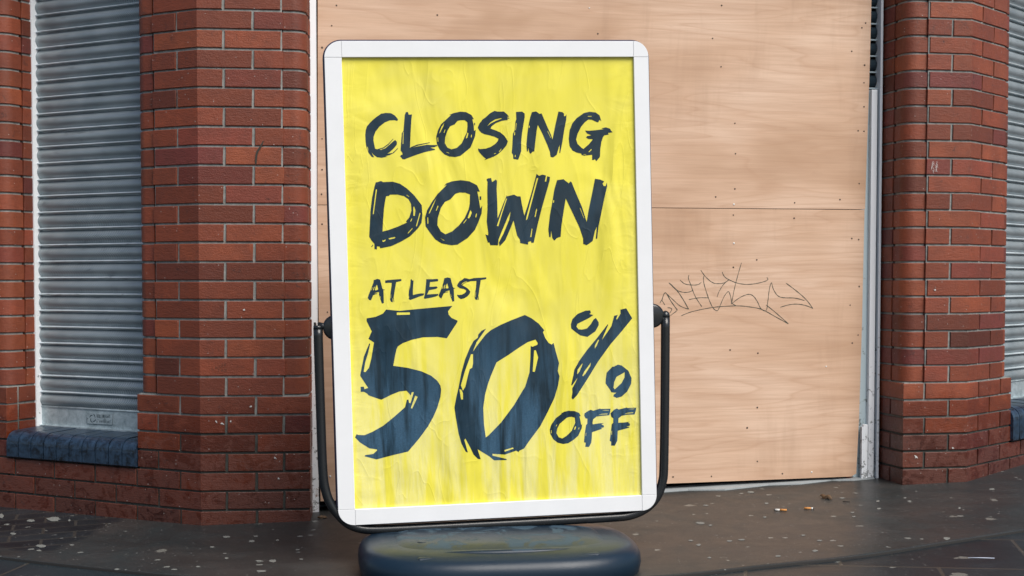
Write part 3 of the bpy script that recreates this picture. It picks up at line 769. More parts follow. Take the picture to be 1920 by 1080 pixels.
mb = MB(); gs = [[(105,530),(125,500),(160,550)],[(125,500),(165,412),(230,510),(300,608)],[(165,412),(230,470),(330,560),(428,598)],[(205,300),(290,380),(360,480),(428,598)],
 [(205,300),(290,380),(370,408),(440,402),(478,385)],[(332,270),(380,310),(450,325),(530,322),(570,295)],[(432,212),(425,250),(450,320),(500,450),(575,568)],[(430,490),(540,470),(655,470)],
 [(565,160),(620,235),(700,300),(780,310),(840,295),(882,265)],[(598,225),(598,300),(650,470),(700,580),(750,615),(780,560),(830,450),(878,400),(905,480),(915,530),(960,558)],
 [(882,265),(820,320),(770,400),(748,460)],[(805,180),(830,230),(880,265),(980,305),(1100,318),(1230,300),(1315,270),(1308,240)],[(1022,75),(980,220),(940,380),(912,535)],
 [(345,672),(450,630),(600,595),(750,572),(960,560),(1100,570),(1250,600),(1400,680),(1550,762)],
 [(905,540),(1000,470),(1090,432),(1150,445),(1200,510),(1240,590),(1300,612),(1320,500),(1335,380),(1358,300),(1380,370),(1430,445),(1500,468),(1620,472),(1730,500)],
 [(1300,550),(1400,630),(1550,762)],[(1525,305),(1650,400),(1750,490),(1825,588)],[(1825,588),(1740,555),(1640,540),(1550,550),(1460,575)],[(190,580),(225,585),(238,605),(215,640)],[(300,612),(225,668)]]
for k, st in enumerate(gs):
    pts = smooth([hit(1220+x/6, 480+y/6, PP+DPn*(.0006+.00002*k), DPn) for x, y in st], 5)
    n = len(pts); wd = [.0018+.0014*math.sin(i*.9+k)**2+(.0008 if k in (1, 3) else 0) for i in range(n)]
    ribbon(mb, pts, wd, 0, DPn)
gr = mb.build('graffiti', M['pen'], lowb); gr['label'] = 'thin green pen scrawl'
# pen writing on the left pier
mb = MB(); NF = Vector((dF.y, -dF.x, 0)); PF = Vector((P3.x, P3.y, 0))+NF*.0032
def zt_f(X, Y): return hit(390+X/38.4, 670+Y/38.4-(X-300)*.0, PF, NF)
FT = lambda a, b: zt_f(a, b-(a-760)*.045-(a-300)*.33)
stroke_text(mb, 'LAUZA', 300, 700, 160, 230, 55, FT, .0011, 0, NF)
FT2 = lambda a, b: zt_f(a, b-(a-760)*.045)
stroke_text(mb, '1AZ', 720, 820, 170, 210, 60, FT2, .0013, 0, NF)
o = mb.build('graffiti', M['pen2'], bld); o['label'] = 'small dark pen writing on a brick'
mb = MB(); tk = lambda x, y: hit(x, y, PF, NF)
ribbon(mb, smooth([tk(494, 264), tk(489, 274), tk(482, 286), tk(480, 300), tk(480, 307)], 4), [.001+.007*math.sin(math.pi*(i+.5)/18)**.6 for i in range(17)], 0, NF)
o = mb.build('scuff_mark', M['pen2'], bld); o['label'] = 'black swipe across two bricks of the left pier'
NG = Vector((dG.y, -dG.x, 0)); PG = Vector((A.x, A.y, 0))+NG*.0032; q_ = random.Random(4)
for (pl, nn, lst) in ((PF, NF, [(405, 790, 2, 5), (417, 794, 5, 3), (432, 790, 2, 2), (516, 859, 4, 3), (522, 897, 3, 4), (458, 580, 3, 3), (470, 762, 3, 2)]), (PG, NG, [(1718, 856, 5, 6), (1787, 839, 3, 3), (1753, 543, 3, 3)])):
    for x, y, a_, b_ in lst:
        mb = MB()
        for k in range(3):
            xx, yy = x+q_.uniform(-1, 1), y+q_.uniform(-1, 1)
            ribbon(mb, [hit(xx-a_/2, yy-b_/2*q_.uniform(-1, 1), pl, nn), hit(xx, yy, pl, nn), hit(xx+a_/2, yy+b_/2, pl, nn)], [.002, .0045, .001], 0, nn)
        mb.build('splash', M['screww'], bld)
mb = MB()
for k in range(26):
    x = q_.uniform(1747, 1757); y = q_.uniform(302, 321)
    ribbon(mb, [hit(x, y, PG, NG), hit(x+q_.uniform(-2, 2), y+q_.uniform(2, 7), PG, NG)], .0009, 0, NG)
o = mb.build('scuff_mark', M['screww'], bld); o['label'] = 'chalky pale scuff on the right pier'

# ---------------------------------------------------------------- the sign
YAW, TILT, ROLL = .14381, .00763, -.02511
PC = Vector((-.0576, 4.5161, .8988))
RP = Matrix.Rotation(YAW, 4, 'Z') @ Matrix.Rotation(TILT, 4, 'X') @ Matrix.Rotation(ROLL, 4, 'Y')
MP = Matrix.Translation(PC) @ RP; MPi = MP.inverted(); NP = (RP @ Vector((0, -1, 0)))
sx, sy = -.046, 4.395
sign = empty('pavement_sign', (sx, sy, gz(sx, sy)+PV-.004), (0, 0, YAW))
tag(sign, 'swing pavement sign with yellow CLOSING DOWN poster in a white frame on a black base', 'advertising sign')
bpy.context.view_layer.update()
def panel_part(mb, name, mat, parent=sign, label=None):
    """mesh in panel coordinates; own origin at the panel centre so textures follow it"""
    o = mb.build(name, mat); bpy.context.view_layer.update()
    o.parent = parent; o.matrix_parent_inverse = parent.matrix_world.inverted(); o.matrix_world = MP
    bpy.context.view_layer.update()
    if label: o['label'] = label
    return o
def loc(px, py, P=None): return MPi @ hit(px, py, PC, NP)
TLp, TRp, BRp, BLp = loc(640.4, 108.3), loc(1186.7, 107.6), loc(1202.4, 927.7), loc(665.6, 954)
X0, X1, Z0, Z1 = -.4925, .4925, -.7505, .7505
OX0, OX1, OZ0, OZ1 = X0-.0565, X1+.0515, Z0-.0535, Z1+.0535
def rrect(x0, x1, z0, z1, r, n=10):
    out = []
    for cx_, cz_, a0 in ((x1-r, z0+r, -90), (x1-r, z1-r, 0), (x0+r, z1-r, 90), (x0+r, z0+r, 180)):
        for k in range(n+1):
            a_ = R(a0+90*k/n); out.append((cx_+r*math.cos(a_), cz_+r*math.sin(a_)))
    return out
def prism(mb, poly, y0, y1, mi=0, bev=0):
    n = len(poly); c = (sum(p[0] for p in poly)/n, sum(p[1] for p in poly)/n)
    vs = [(x, y0+bev, z) for x, z in poly]
    if bev:
        # inset ring by moving towards the centroid direction of each vertex's edges
        ins = []
        for i in range(n):
            a_, b_, d_ = Vector(poly[i-1]), Vector(poly[i]), Vector(poly[(i+1) % n])
            t1 = (b_-a_).normalized(); t2 = (d_-b_).normalized(); n1 = Vector((-t1.y, t1.x)); n2 = Vector((-t2.y, t2.x))
            m_ = (n1+n2).normalized(); m_ = m_/max(.4, m_.dot(n1)); sg = 1
            if (Vector(c)-b_).dot(m_) < 0: sg = -1
            ins.append(b_+m_*bev*sg)
        vs += [(p.x, y0, p.y) for p in ins]; fs = [list(range(n, 2*n))]+[(i, (i+1) % n, n+(i+1) % n, n+i) for i in range(n)]
    else: fs = [list(range(n))]
    b = len(vs); vs += [(x, y1, z) for x, z in poly]
    fs += [list(range(b, b+n))[::-1]]+[(i, (i+1) % n, b+(i+1) % n, b+i) for i in range(n)]
    mb.add(vs, fs, mi)
mb = MB(); prism(mb, rrect(OX0-.0058, OX1+.0052, OZ0-.0045, OZ1+.0062, .062), .0, .030, 0, .003)
panel_part(mb, 'backing_panel', M['edge'])
mb = MB(); mb.add([(X0-.004, -.0012, Z0-.004), (X1+.004, -.0012, Z0-.004), (X1+.004, -.0012, Z1+.004), (X0-.004, -.0012, Z1+.004)], [(0, 1, 2, 3)])
poster = panel_part(mb, 'poster', M['yellow'])
g = .0006; FY = -.012
rails = [((X0+g, X1-g), (Z1, OZ1)), ((X0+g, X1-g), (OZ0, Z0)), ((OX0, X0), (Z0+g, Z1-g)), ((X1, OX1), (Z0+g, Z1-g))]
for (xa, xb), (za, zb) in rails:
    mb = MB(); prism(mb, [(xa, za), (xb, za), (xb, zb), (xa, zb)], FY, -.0002, 0, .0012); panel_part(mb, 'frame_rail', M['white'])
r = .056
for cx_, cz_, sxx, szz in ((X0, Z1, -1, 1), (X1, Z1, 1, 1), (X0, Z0, -1, -1), (X1, Z0, 1, -1)):
    ox = OX0 if sxx < 0 else OX1; oz = OZ1 if szz > 0 else OZ0
    rx, rz = abs(ox-cx_), abs(oz-cz_); poly = [(cx_, cz_)]+[(cx_+sxx*rx*math.cos(R(a_)), cz_+szz*rz*math.sin(R(a_))) for a_ in range(0, 91, 9)]
    if sxx*szz < 0: poly = poly[::-1]
    mb = MB(); prism(mb, poly, FY-.0004, -.0002, 0, .0008); panel_part(mb, 'frame_corner', M['white'])
# lettering, traced outline by outline
def letters(name, label, items):
    mb = MB(); k = 0
    for (ox, oy, s_), polys in items:
        for poly in polys:
            y = -.0016-.00004*k; k += 1
            loops = []
            for lp in poly:
                L_ = []
                for x, z in lp:
                    q_ = loc(ox+x/s_, oy+z/s_); L_.append(Vector((q_.x, y, q_.z)))
                loops.append(L_)
            flat = [v for l in loops for v in l]
            tris = tessellate_polygon([[Vector((v.x, v.z, 0)) for v in l] for l in loops])
            mb.add(flat, [t for t in tris])
    o = panel_part(mb, name, M['ink'], poster, label); return o
ZA, ZB, ZD, ZE, ZF, ZG, ZH, ZJ, ZK, ZM = (660,190,7.385), (900,190,7.385), (680,320,6.75), (900,320,6.752), (680,510,16), (795,510,16), (1025,755,10.667), (1060,570,5.684), (660,565,6.75), (845,580,7.45)
C_ = [[(385,185),(400,172),(470,160),(540,165),(595,198),(638,250),(628,272),(585,262),(520,265),(450,295),(380,350),(325,420),(300,490),(297,540),(308,600),(322,658),(400,672),(460,650),(520,600),(570,555),(598,535),(622,560),(620,600),(580,650),(520,705),(490,725),(560,715),(610,670),(636,640),(632,660),(580,715),(520,745),(460,760),(490,768),(410,782),(350,775),(300,742),(268,703),(290,745),(308,775),(272,770),(230,715),(200,640),(188,560),(183,470),(190,400),(205,350),(245,300),(290,255),(340,215)],[(208,630),(218,630),(228,685),(218,680)]]
C2_ = [[(345,664),(430,640),(500,590),(568,518),(573,522),(505,602),(435,652),(365,670)]]
L_ = [[(745,150),(775,148),(785,185),(830,182),(822,260),(812,420),(806,560),(803,645),(870,632),(1040,600),(1100,605),(1170,605),(1185,615),(1140,635),(1080,640),(1150,662),(1150,672),(1000,705),(880,745),(760,790),(725,805),(700,800),(665,760),(680,742),(700,738),(695,712),(672,680),(680,560),(690,440),(712,410),(722,300),(730,190)],[(706,420),(714,425),(710,590),(701,590)]]
L2_ = [[(808,636),(900,600),(1075,568),(1078,576),(920,612),(815,644)]]
O_ = [[(1345,190),(1400,165),(1500,143),(1580,150),(1655,190),(1688,250),(1665,245),(1685,330),(1690,410),(1713,395),(1705,480),(1670,570),(1640,640),(1580,690),(1500,755),(1430,772),(1350,765),(1280,735),(1215,670),(1175,590),(1165,490),(1190,400),(1230,320),(1290,265),(1370,190)],
 [(1460,272),(1500,262),(1560,262),(1596,290),(1598,350),(1590,430),(1560,490),(1520,580),(1450,645),(1375,665),(1320,640),(1285,580),(1290,500),(1320,410),(1360,345),(1420,320)],
 [(1205,450),(1240,350),(1278,300),(1262,350),(1220,430)],[(1268,435),(1285,388),(1293,392),(1278,438)],[(1576,508),(1600,430),(1612,440),(1598,500),(1582,515)],[(1645,500),(1650,460),(1660,460),(1656,500)],[(1310,700),(1350,715),(1345,722),(1308,708)],[(1183,500),(1193,500),(1195,560),(1186,560)]]
dot_ = [[(1690,298),(1703,298),(1705,330),(1693,330)]]
S_ = [[(200,132),(240,142),(330,142),(375,180),(400,212),(365,217),(412,235),(370,242),(388,258),(300,270),(220,300),(160,345),(145,378),(210,400),(280,430),(340,480),(385,555),(365,610),(320,665),(250,730),(190,765),(110,795),(60,812),(80,792),(55,775),(20,740),(-15,700),(-27,675),(-25,652),(0,662),(80,655),(150,630),(210,590),(245,550),(255,518),(200,490),(130,470),(60,455),(20,435),(-10,405),(-32,365),(-10,310),(40,245),(70,228),(140,165)],[(98,345),(140,295),(210,250),(295,230),(300,240),(220,270),(150,305)],[(258,700),(292,655),(298,660),(268,702)],[(190,725),(218,712),(222,720),(195,732)]]
I_ = [[(498,148),(580,142),(618,170),(618,220),(600,330),(580,450),(570,560),(570,690),(545,765),(528,808),(460,795),(458,740),(438,710),(445,650),(455,450),(480,400),(490,280),(502,250)],[(498,300),(506,300),(496,400),(489,400)],[(475,425),(486,428),(484,470),(472,470)],[(484,740),(495,742),(490,775),(482,770)]]
N_ = [[(718,150),(775,140),(825,175),(850,165),(870,210),(930,350),(985,470),(1003,530),(1040,340),(1085,142),(1140,150),(1165,172),(1160,200),(1178,208),(1197,180),(1192,260),(1165,400),(1140,560),(1110,715),(1098,715),(1105,600),(1090,640),(1062,740),(1010,778),(975,765),(968,700),(930,600),(860,440),(800,325),(785,400),(765,560),(752,690),(725,700),(697,728),(680,700),(668,640),(662,695),(648,690),(642,600),(655,450),(675,310),(695,220)],[(930,408),(941,412),(985,505),(975,503)],[(676,335),(690,337),(684,370),(674,365)]]
G_ = [[(1400,190),(1440,160),(1520,145),(1600,155),(1655,195),(1678,275),(1655,255),(1635,292),(1600,280),(1550,255),(1500,252),(1450,290),(1400,350),(1350,450),(1330,530),(1350,590),(1400,640),(1430,660),(1500,600),(1560,530),(1545,522),(1500,522),(1468,500),(1480,482),(1545,470),(1480,445),(1455,405),(1500,408),(1600,400),(1720,385),(1680,374),(1740,360),(1800,380),(1815,410),(1835,428),(1770,438),(1780,460),(1720,470),(1700,500),(1680,560),(1665,660),(1660,770),(1610,828),(1590,800),(1570,812),(1552,810),(1552,740),(1500,745),(1440,752),(1405,740),(1400,722),(1340,710),(1280,680),(1240,620),(1228,520),(1240,400),(1280,300),(1340,230)],[(1490,202),(1545,202),(1545,212),(1490,212)],[(1500,700),(1545,655),(1545,672),(1510,705)],[(1430,732),(1470,732),(1470,740),(1430,740)]]
D_ = [[(165,148),(190,145),(230,130),(260,145),(380,140),(470,165),(560,225),(650,310),(720,400),(748,440),(755,560),(745,660),(700,730),(600,830),(480,900),(360,955),(225,982),(215,960),(182,955),(180,995),(150,992),(148,925),(110,880),(83,835),(90,700),(100,500),(120,340),(150,200)],[(298,322),(335,318),(345,303),(440,302),(520,320),(580,360),(612,420),(618,500),(590,590),(548,640),(562,655),(440,710),(330,750),(252,770),(258,640),(270,480),(285,380)],
 [(168,235),(182,235),(140,550),(128,550)],[(548,308),(560,305),(592,325),(585,332)],[(640,470),(650,445),(668,500),(660,572),(642,572)],[(602,640),(620,602),(628,605),(610,648)],[(722,530),(733,535),(685,708),(675,700)],[(568,790),(630,722),(634,732),(575,795)],[(325,855),(400,838),(418,840),(400,858),(335,870)],[(245,872),(262,882),(295,868),(285,890),(255,902)]]
D2_ = [[(108,960),(130,935),(135,942),(115,966)]]
O2_ = [[(1032,190),(1060,160),(1130,135),(1240,120),(1350,135),(1447,185),(1483,265),(1450,262),(1468,350),(1488,480),(1512,440),(1505,540),(1465,650),(1420,750),(1330,850),(1200,935),(1120,943),(1000,920),(920,870),(850,780),(795,700),(790,590),(815,500),(880,390),(948,295),(1070,175)],[(1175,290),(1225,275),(1300,278),(1358,300),(1355,420),(1340,490),(1290,600),(1220,690),(1130,770),(1045,805),(990,770),(945,690),(950,600),(990,470),(1040,395),(1110,362)],
 [(835,540),(880,440),(935,340),(900,425),(848,540)],[(925,505),(950,440),(960,445),(935,507)],[(818,590),(830,590),(832,672),(820,672)],[(1328,600),(1348,540),(1362,497),(1382,525),(1365,575),(1345,605)],[(1272,665),(1310,612),(1318,616),(1280,668)],[(1425,590),(1435,540),(1446,540),(1440,590)],[(980,850),(1035,878),(1030,886),(985,858)]]
dot2_ = [[(1480,325),(1500,325),(1500,368),(1480,368)]]
W_ = [[(82,110),(100,98),(140,93),(152,145),(200,112),(215,130),(210,230),(218,400),(222,605),(240,560),(290,430),(340,310),(345,325),(430,303),(470,325),(512,325),(530,430),(560,570),(600,450),(660,250),(715,40),(745,65),(790,50),(835,62),(820,138),(838,138),(850,70),(885,80),(880,130),(840,270),(780,480),(730,680),(680,910),(650,912),(645,890),(610,900),(608,935),(510,915),(505,870),(470,820),(425,630),(380,740),(320,880),(250,955),(238,910),(300,790),(370,620),(388,515),(350,590),(262,800),(235,870),(228,943),(130,942),(118,905),(100,912),(68,805),(100,820),(105,790),(85,640),(95,480),(92,250),(95,140)],[(212,700),(330,350),(343,350),(280,540),(232,703)],[(580,630),(590,575),(718,92),(738,90),(700,230),(600,610)],[(690,585),(712,480),(724,482),(702,588)],[(636,840),(655,730),(664,732),(650,842)]]
N2_ = [[(975,120),(1055,108),(1122,160),(1145,135),(1160,150),(1200,250),(1290,460),(1350,650),(1375,500),(1420,280),(1455,103),(1520,112),(1570,135),(1550,165),(1565,195),(1590,195),(1605,148),(1608,200),(1570,360),(1530,560),(1500,700),(1482,860),(1465,860),(1480,705),(1455,760),(1425,890),(1350,942),(1305,925),(1305,860),(1260,720),(1180,550),(1085,350),(1060,500),(1030,700),(1020,835),(975,850),(940,885),(915,850),(900,755),(893,843),(875,835),(865,740),(885,560),(915,400),(940,240)],[(1260,470),(1271,472),(1322,600),(1313,600)],[(926,370),(940,372),(936,405),(924,405)]]
letters('lettering', 'words CLOSING DOWN', [(ZA, [C_, C2_, L_, L2_, O_, dot_]), (ZB, [S_, I_, N_, G_]), (ZD, [D_, D2_, O2_, dot2_]), (ZE, [W_, N2_])])
A1 = [[(335,230),(370,235),(400,215),(450,205),(525,230),(550,330),(590,490),(615,520),(680,535),(620,550),(625,600),(630,700),(632,820),(635,925),(580,950),(550,870),(520,780),(490,680),(490,600),(400,618),(340,640),(440,640),(445,652),(370,672),(310,700),(280,780),(250,850),(195,838),(150,775),(180,680),(230,560),(280,430),(320,320)],[(425,380),(445,430),(465,520),(400,552),(365,540),(390,450)],[(310,545),(345,440),(362,440),(330,548)],[(256,545),(284,455),(296,462),(270,548)],[(512,722),(524,718),(546,795),(536,798)]]
T1 = [[(670,255),(760,240),(1000,220),(1160,210),(1162,262),(1100,285),(1005,300),(985,420),(955,600),(930,760),(945,900),(935,905),(915,800),(898,770),(905,910),(850,890),(820,830),(825,700),(845,560),(865,420),(870,325),(780,322),(680,330)],[(838,680),(852,670),(848,780),(835,790)]]
L1 = [[(1440,225),(1465,210),(1480,250),(1528,255),(1515,400),(1505,560),(1510,690),(1600,665),(1740,640),(1850,645),(1840,670),(1820,700),(1700,735),(1560,790),(1425,840),(1375,800),(1395,770),(1378,700),(1385,600),(1400,380),(1408,560),(1425,420)]]
E1 = [[(70,215),(250,215),(400,205),(432,235),(415,275),(340,285),(180,300),(175,345),(165,445),(280,440),(370,430),(412,465),(370,500),(280,520),(150,545),(110,640),(80,675),(200,665),(430,655),(425,700),(350,735),(200,770),(40,800),(-5,790),(5,740),(30,650),(45,480),(60,330)]]
A2 = [[(610,185),(640,180),(700,160),(760,175),(800,185),(830,320),(865,440),(885,475),(945,485),(890,500),(895,560),(900,700),(910,870),(855,890),(820,800),(780,690),(765,550),(700,565),(620,590),(720,590),(735,600),(640,615),(585,650),(555,720),(520,795),(480,770),(435,705),(480,600),(540,450),(575,330)],[(697,335),(715,400),(740,475),(690,495),(645,480),(665,400)],[(590,490),(620,380),(640,380),(612,495)],[(541,500),(563,405),(578,410),(557,500)],[(788,660),(799,660),(828,750),(814,750)]]
S1 = [[(1060,280),(1120,250),(1205,180),(1280,190),(1340,210),(1372,212),(1372,285),(1330,295),(1260,310),(1190,350),(1150,400),(1230,440),(1320,500),(1390,590),(1370,650),(1300,730),(1200,790),(1100,810),(1040,770),(990,700),(1005,675),(1040,690),(1130,680),(1210,640),(1260,590),(1265,550),(1200,510),(1070,485),(1010,440),(990,400),(1020,340)],[(1110,385),(1180,310),(1290,268),(1295,280),(1190,330),(1130,380)]]
T2 = [[(1370,212),(1500,180),(1700,170),(1870,160),(1865,210),(1700,240),(1690,330),(1665,480),(1645,620),(1630,700),(1645,835),(1630,830),(1610,740),(1605,840),(1540,820),(1520,770),(1530,620),(1555,500),(1565,380),(1570,265),(1480,268),(1372,275)],[(1545,610),(1558,600),(1552,750),(1540,760)]]
letters('lettering', 'words AT LEAST', [(ZF, [A1, T1, L1]), (ZG, [E1, A2, S1, T2])])
F5 = [[(432,103),(600,120),(850,95),(1270,57),(1215,125),(1225,170),(1260,210),(1335,243),(1335,260),(1200,467),(1080,450),(900,455),(760,485),(640,530),(580,570),(562,610),(545,690),(522,815),(700,840),(880,885),(1000,940),(1080,1005),(1118,1065),(1128,1115),(1120,1205),(1080,1345),(1030,1460),(960,1585),(850,1735),(710,1900),(520,1945),(310,2000),(158,1960),(170,1945),(270,1930),(318,1885),(315,1873),(220,1860),(100,1785),(38,1720),(60,1680),(80,1690),(160,1693),(260,1650),(400,1570),(540,1455),(670,1340),(695,1243),(715,1243),(722,1285),(740,1288),(782,1150),(757,1147),(745,1190),(690,1130),(600,1140),(500,1180),(370,1245),(210,1190),(195,1170),(155,1145),(110,1145),(110,1080),(150,1080),(158,1110),(205,1095),(105,945),(103,935),(120,850),(150,700),(190,600),(220,530),(230,540),(205,650),(168,770),(148,890),(170,895),(215,840),(245,720),(265,600),(278,520),(208,475),(250,380),(185,250),(185,215),(300,195),(390,155)],[(567,140),(733,138),(733,168),(567,172)],[(745,1350),(800,1192),(832,1207),(760,1357)]]
F0 = [[(1035,78),(1130,125),(1230,200),(1308,293),(1288,315),(1320,400),(1370,470),(1410,492),(1437,468),(1470,600),(1513,750),(1495,860),(1520,935),(1500,1063),(1450,1233),(1350,1443),(1250,1633),(1100,1833),(1025,1943),(960,1973),(948,1993),(915,1973),(755,2028),(580,2016),(585,2043),(780,2088),(782,2103),(605,2108),(540,2053),(375,1953),(420,2093),(380,2088),(320,2028),(270,1923),(205,1803),(190,1823),(240,1998),(210,1988),(150,1873),(110,1733),(70,1503),(52,1373),(75,1243),(110,1090),(150,880),(200,700),(270,530),(320,440),(380,395),(385,350),(430,300),(495,268),(430,360),(360,460),(310,590),(380,490),(490,350),(560,290),(700,215),(850,150)],
 [(1185,422),(1215,470),(1210,495),(1140,522),(1117,510),(1112,700),(1100,880),(1040,1080),(1000,1143),(880,1343),(700,1583),(530,1758),(490,1788),(465,1603),(455,1373),(480,1193),(520,1043),(560,930),(640,740),(800,640),(960,530),(1080,455)],
 [(1165,572),(1190,570),(1222,670),(1175,872),(1145,870)],[(285,625),(313,625),(312,760),(300,815),(265,835),(240,930),(205,1080),(170,1135),(142,1060),(200,860)],[(122,1113),(150,1120),(172,1170),(172,1258),(145,1258)],[(750,1963),(870,1928),(880,1943),(755,1988)]]
letters('lettering', 'large number 50', [(ZK, [F5]), (ZM, [F0])])
P1_ = [[(58,215),(75,160),(130,105),(215,70),(265,68),(272,95),(255,105),(298,118),(250,150),(180,185),(130,210),(118,240),(140,270),(180,272),(230,260),(270,215),(300,165),(325,148),(355,195),(355,225),(320,290),(235,350),(160,335),(110,300),(62,260)]]
P2_ = [[(585,60),(648,45),(712,152),(600,290),(480,430),(350,610),(240,790),(125,970),(80,1018),(65,1000),(75,940),(72,900),(110,830),(130,785),(70,870),(62,860),(85,760),(95,700),(150,600),(230,490),(330,370),(400,280),(450,215),(455,225),(410,330),(390,380),(440,310),(490,235),(520,125),(558,115),(540,160),(550,165),(588,100)],[(312,475),(315,440),(350,378),(358,385),(330,450)],[(125,750),(130,700),(180,632),(184,640),(150,720)],[(180,765),(200,720),(260,640),(272,622),(265,660),(215,740),(190,768)]]
P3_ = [[(430,800),(440,730),(500,668),(520,665),(560,645),(600,655),(670,710),(705,790),(700,850),(660,930),(600,985),(550,1000),(512,985),(515,965),(545,945),(490,940),(470,905),(428,845)],[(632,725),(630,780),(600,840),(525,910),(512,890),(520,830),(545,775),(590,750)]]
letters('lettering', 'percent symbol', [(ZJ, [P1_, P2_, P3_])])
Oo = [[(280,215),(350,180),(440,160),(560,168),(650,205),(680,268),(655,270),(670,340),(690,450),(708,420),(700,510),(630,660),(540,740),(430,810),(330,825),(220,800),(130,730),(70,620),(60,540),(90,440),(180,310),(310,212)],[(450,285),(500,282),(560,300),(570,400),(548,450),(500,560),(400,660),(310,715),(240,690),(195,610),(210,520),(260,420),(350,345),(400,300)],[(542,540),(570,467),(588,480),(570,535)],[(632,530),(645,490),(652,492),(645,533)],[(90,610),(85,540),(95,550),(100,610)],[(180,470),(205,430),(212,438),(190,472)]]
Fa = [[(755,215),(825,165),(880,140),(930,160),(1070,115),(1080,125),(1275,120),(1270,180),(1250,250),(1100,262),(1000,275),(930,330),(915,400),(920,432),(1060,410),(1145,408),(1090,430),(1140,455),(1145,490),(1080,505),(1110,520),(980,565),(905,590),(900,720),(890,800),(845,885),(770,880),(780,800),(745,790),(760,620),(785,450),(810,420),(815,320),(775,310),(750,260)],[(1010,250),(1100,222),(1215,215),(1215,230),(1100,235)],[(1105,155),(1150,145),(1240,145),(1240,155)],[(780,600),(790,600),(785,665),(778,665)]]
Fb = [[(1275,210),(1345,140),(1400,115),(1440,135),(1600,95),(1610,105),(1790,98),(1780,165),(1755,235),(1600,240),(1500,262),(1435,310),(1430,400),(1540,395),(1665,380),(1625,400),(1665,420),(1660,460),(1590,478),(1655,485),(1640,500),(1500,540),(1420,560),(1415,700),(1410,760),(1360,860),(1285,855),(1290,780),(1260,760),(1280,600),(1300,430),(1330,400),(1330,310),(1290,280)],[(1535,230),(1620,200),(1730,192),(1728,205),(1620,215)],[(1620,130),(1680,120),(1755,115),(1750,128)],[(1292,560),(1305,560),(1305,640),(1295,640)]]
letters('lettering', 'word OFF', [(ZH, [Oo, Fa, Fb])])

# support tube, pivots
NS = Vector((math.sin(YAW), -math.cos(YAW), 0)); PS = Vector((PC.x, PC.y, 0))-NS*.016
def sp(px, py, off=0): return hit(px, py, PS+NS*off, NS)
cl = [(596.3, 616), (598.5, 690), (600.8, 760), (603.5, 840), (606, 890), (609.5, 915), (617, 939), (631, 961), (650, 980), (672, 990), (700, 993.2), (760, 991.3), (900, 984), (1040, 976.5), (1150, 970), (1180, 966.5), (1204, 957.5), (1223, 943), (1235, 925), (1242, 903), (1244.5, 880), (1246, 800), (1247, 700), (1247.6, 595)]
pts = smooth([sp(*p) for p in cl], 4)
mb = MB(); mb.tube(pts, .0158, 18)
# dome on the right hand end, broken cap on the left
e = pts[-1]; mb.tube([e, e+Vector((0, 0, .008)), e+Vector((0, 0, .016)), e+Vector((0, 0, .021)), e+Vector((0, 0, .0235))], [.0158, .0158, .013, .008, .001], 16)
e = pts[0]; mb.tube([e-Vector((0, 0, .002)), e+Vector((0, 0, .010))], [.0162, .0155], 16)
for k in range(5):
    a_ = k*1.25; mb.box((e.x+.012*math.cos(a_), e.y+.012*math.sin(a_), e.z+.012), (.006, .006, .012+.006*(k % 2)))
def sign_part(mb, name, mat, label=None):
    o = mb.build(name, mat, sign)
    if label: o['label'] = label
    return o
sign_part(mb, 'support_tube', M['black'])
for (dx, dy, tx, ty, s_) in ((629, 614, 598, 611, -1), (1221.5, 592, 1247, 591, 1)):
    c = sp(dx, dy); t = sp(tx, ty); dd = (t-c).normalized()
    mb = MB()
    mb.tube([c-NS*.014, c+NS*.010, c+NS*.014], [.042, .042, .034], 28)
    mb.tube([c, c.lerp(t, .45)], .0085, 12); mb.tube([c.lerp(t, .4), c.lerp(t, .55), c.lerp(t, 1)], [.0065, .0065, .0065], 12)
    mb.tube([c.lerp(t, .58), c.lerp(t, .68), t], [.009, .0115, .012], 14)
    sign_part(mb, 'pivot', M['black'], 'left pivot with broken cap' if s_ < 0 else 'right pivot')
# base
mb = MB(); NB = 72
def stad(hw, hd, k, e_):
    pts = []
    for j in range(k):
        a_ = 2*math.pi*j/k; c_, s_ = math.cos(a_), math.sin(a_)
        pts.append((hw*math.copysign(abs(c_)**(2/e_), c_), hd*math.copysign(abs(s_)**(2/e_), s_)))
    return pts
lev = [(-.03, .430, .290), (.006, .446, .312), (.030, .4575, .328), (.055, .4615, .336), (.082, .459, .332), (.103, .448, .314), (.115, .424, .280), (.120, .385, .228), (.1215, .33, .17), (.122, .1, .05)]
vs = []
for z, hw, hd in lev: vs += [(x, y, z) for x, y in stad(hw, hd, NB, 3.1)]
fs = [(i*NB+k, i*NB+(k+1) % NB, (i+1)*NB+(k+1) % NB, (i+1)*NB+k) for i in range(len(lev)-1) for k in range(NB)]+[list(range(NB))[::-1], list(range((len(lev)-1)*NB, len(lev)*NB))]
mb.add(vs, fs, 0, True)
lev = [(.10, .385, .258), (.112, .362, .230), (.119, .348, .204), (.1235, .334, .180), (.1275, .322, .158), (.1295, .306, .138), (.130, .28, .11), (.130, .1, .03)]
vs = []
for z, hw, hd in lev: vs += [(x, y-.012*math.cos(x/hw*1.4 if hw else 0), z) for x, y in stad(hw, hd, NB, 4.0)]
fs = [(i*NB+k, i*NB+(k+1) % NB, (i+1)*NB+(k+1) % NB, (i+1)*NB+k) for i in range(len(lev)-1) for k in range(NB)]+[list(range((len(lev)-1)*NB, len(lev)*NB))]
mb.add(vs, fs, 0, True)
mb.tube([(-.262, -.105, .125), (-.262, -.105, .1298)], .016, 20)
mb.tube([(x, -.232-.030*math.cos(x/.25*1.5)+.018, .1135) for x in [-.25+.5*k/24 for k in range(25)]], [.001+.012*math.sin(math.pi*k/24)**.7 for k in range(25)], 12)
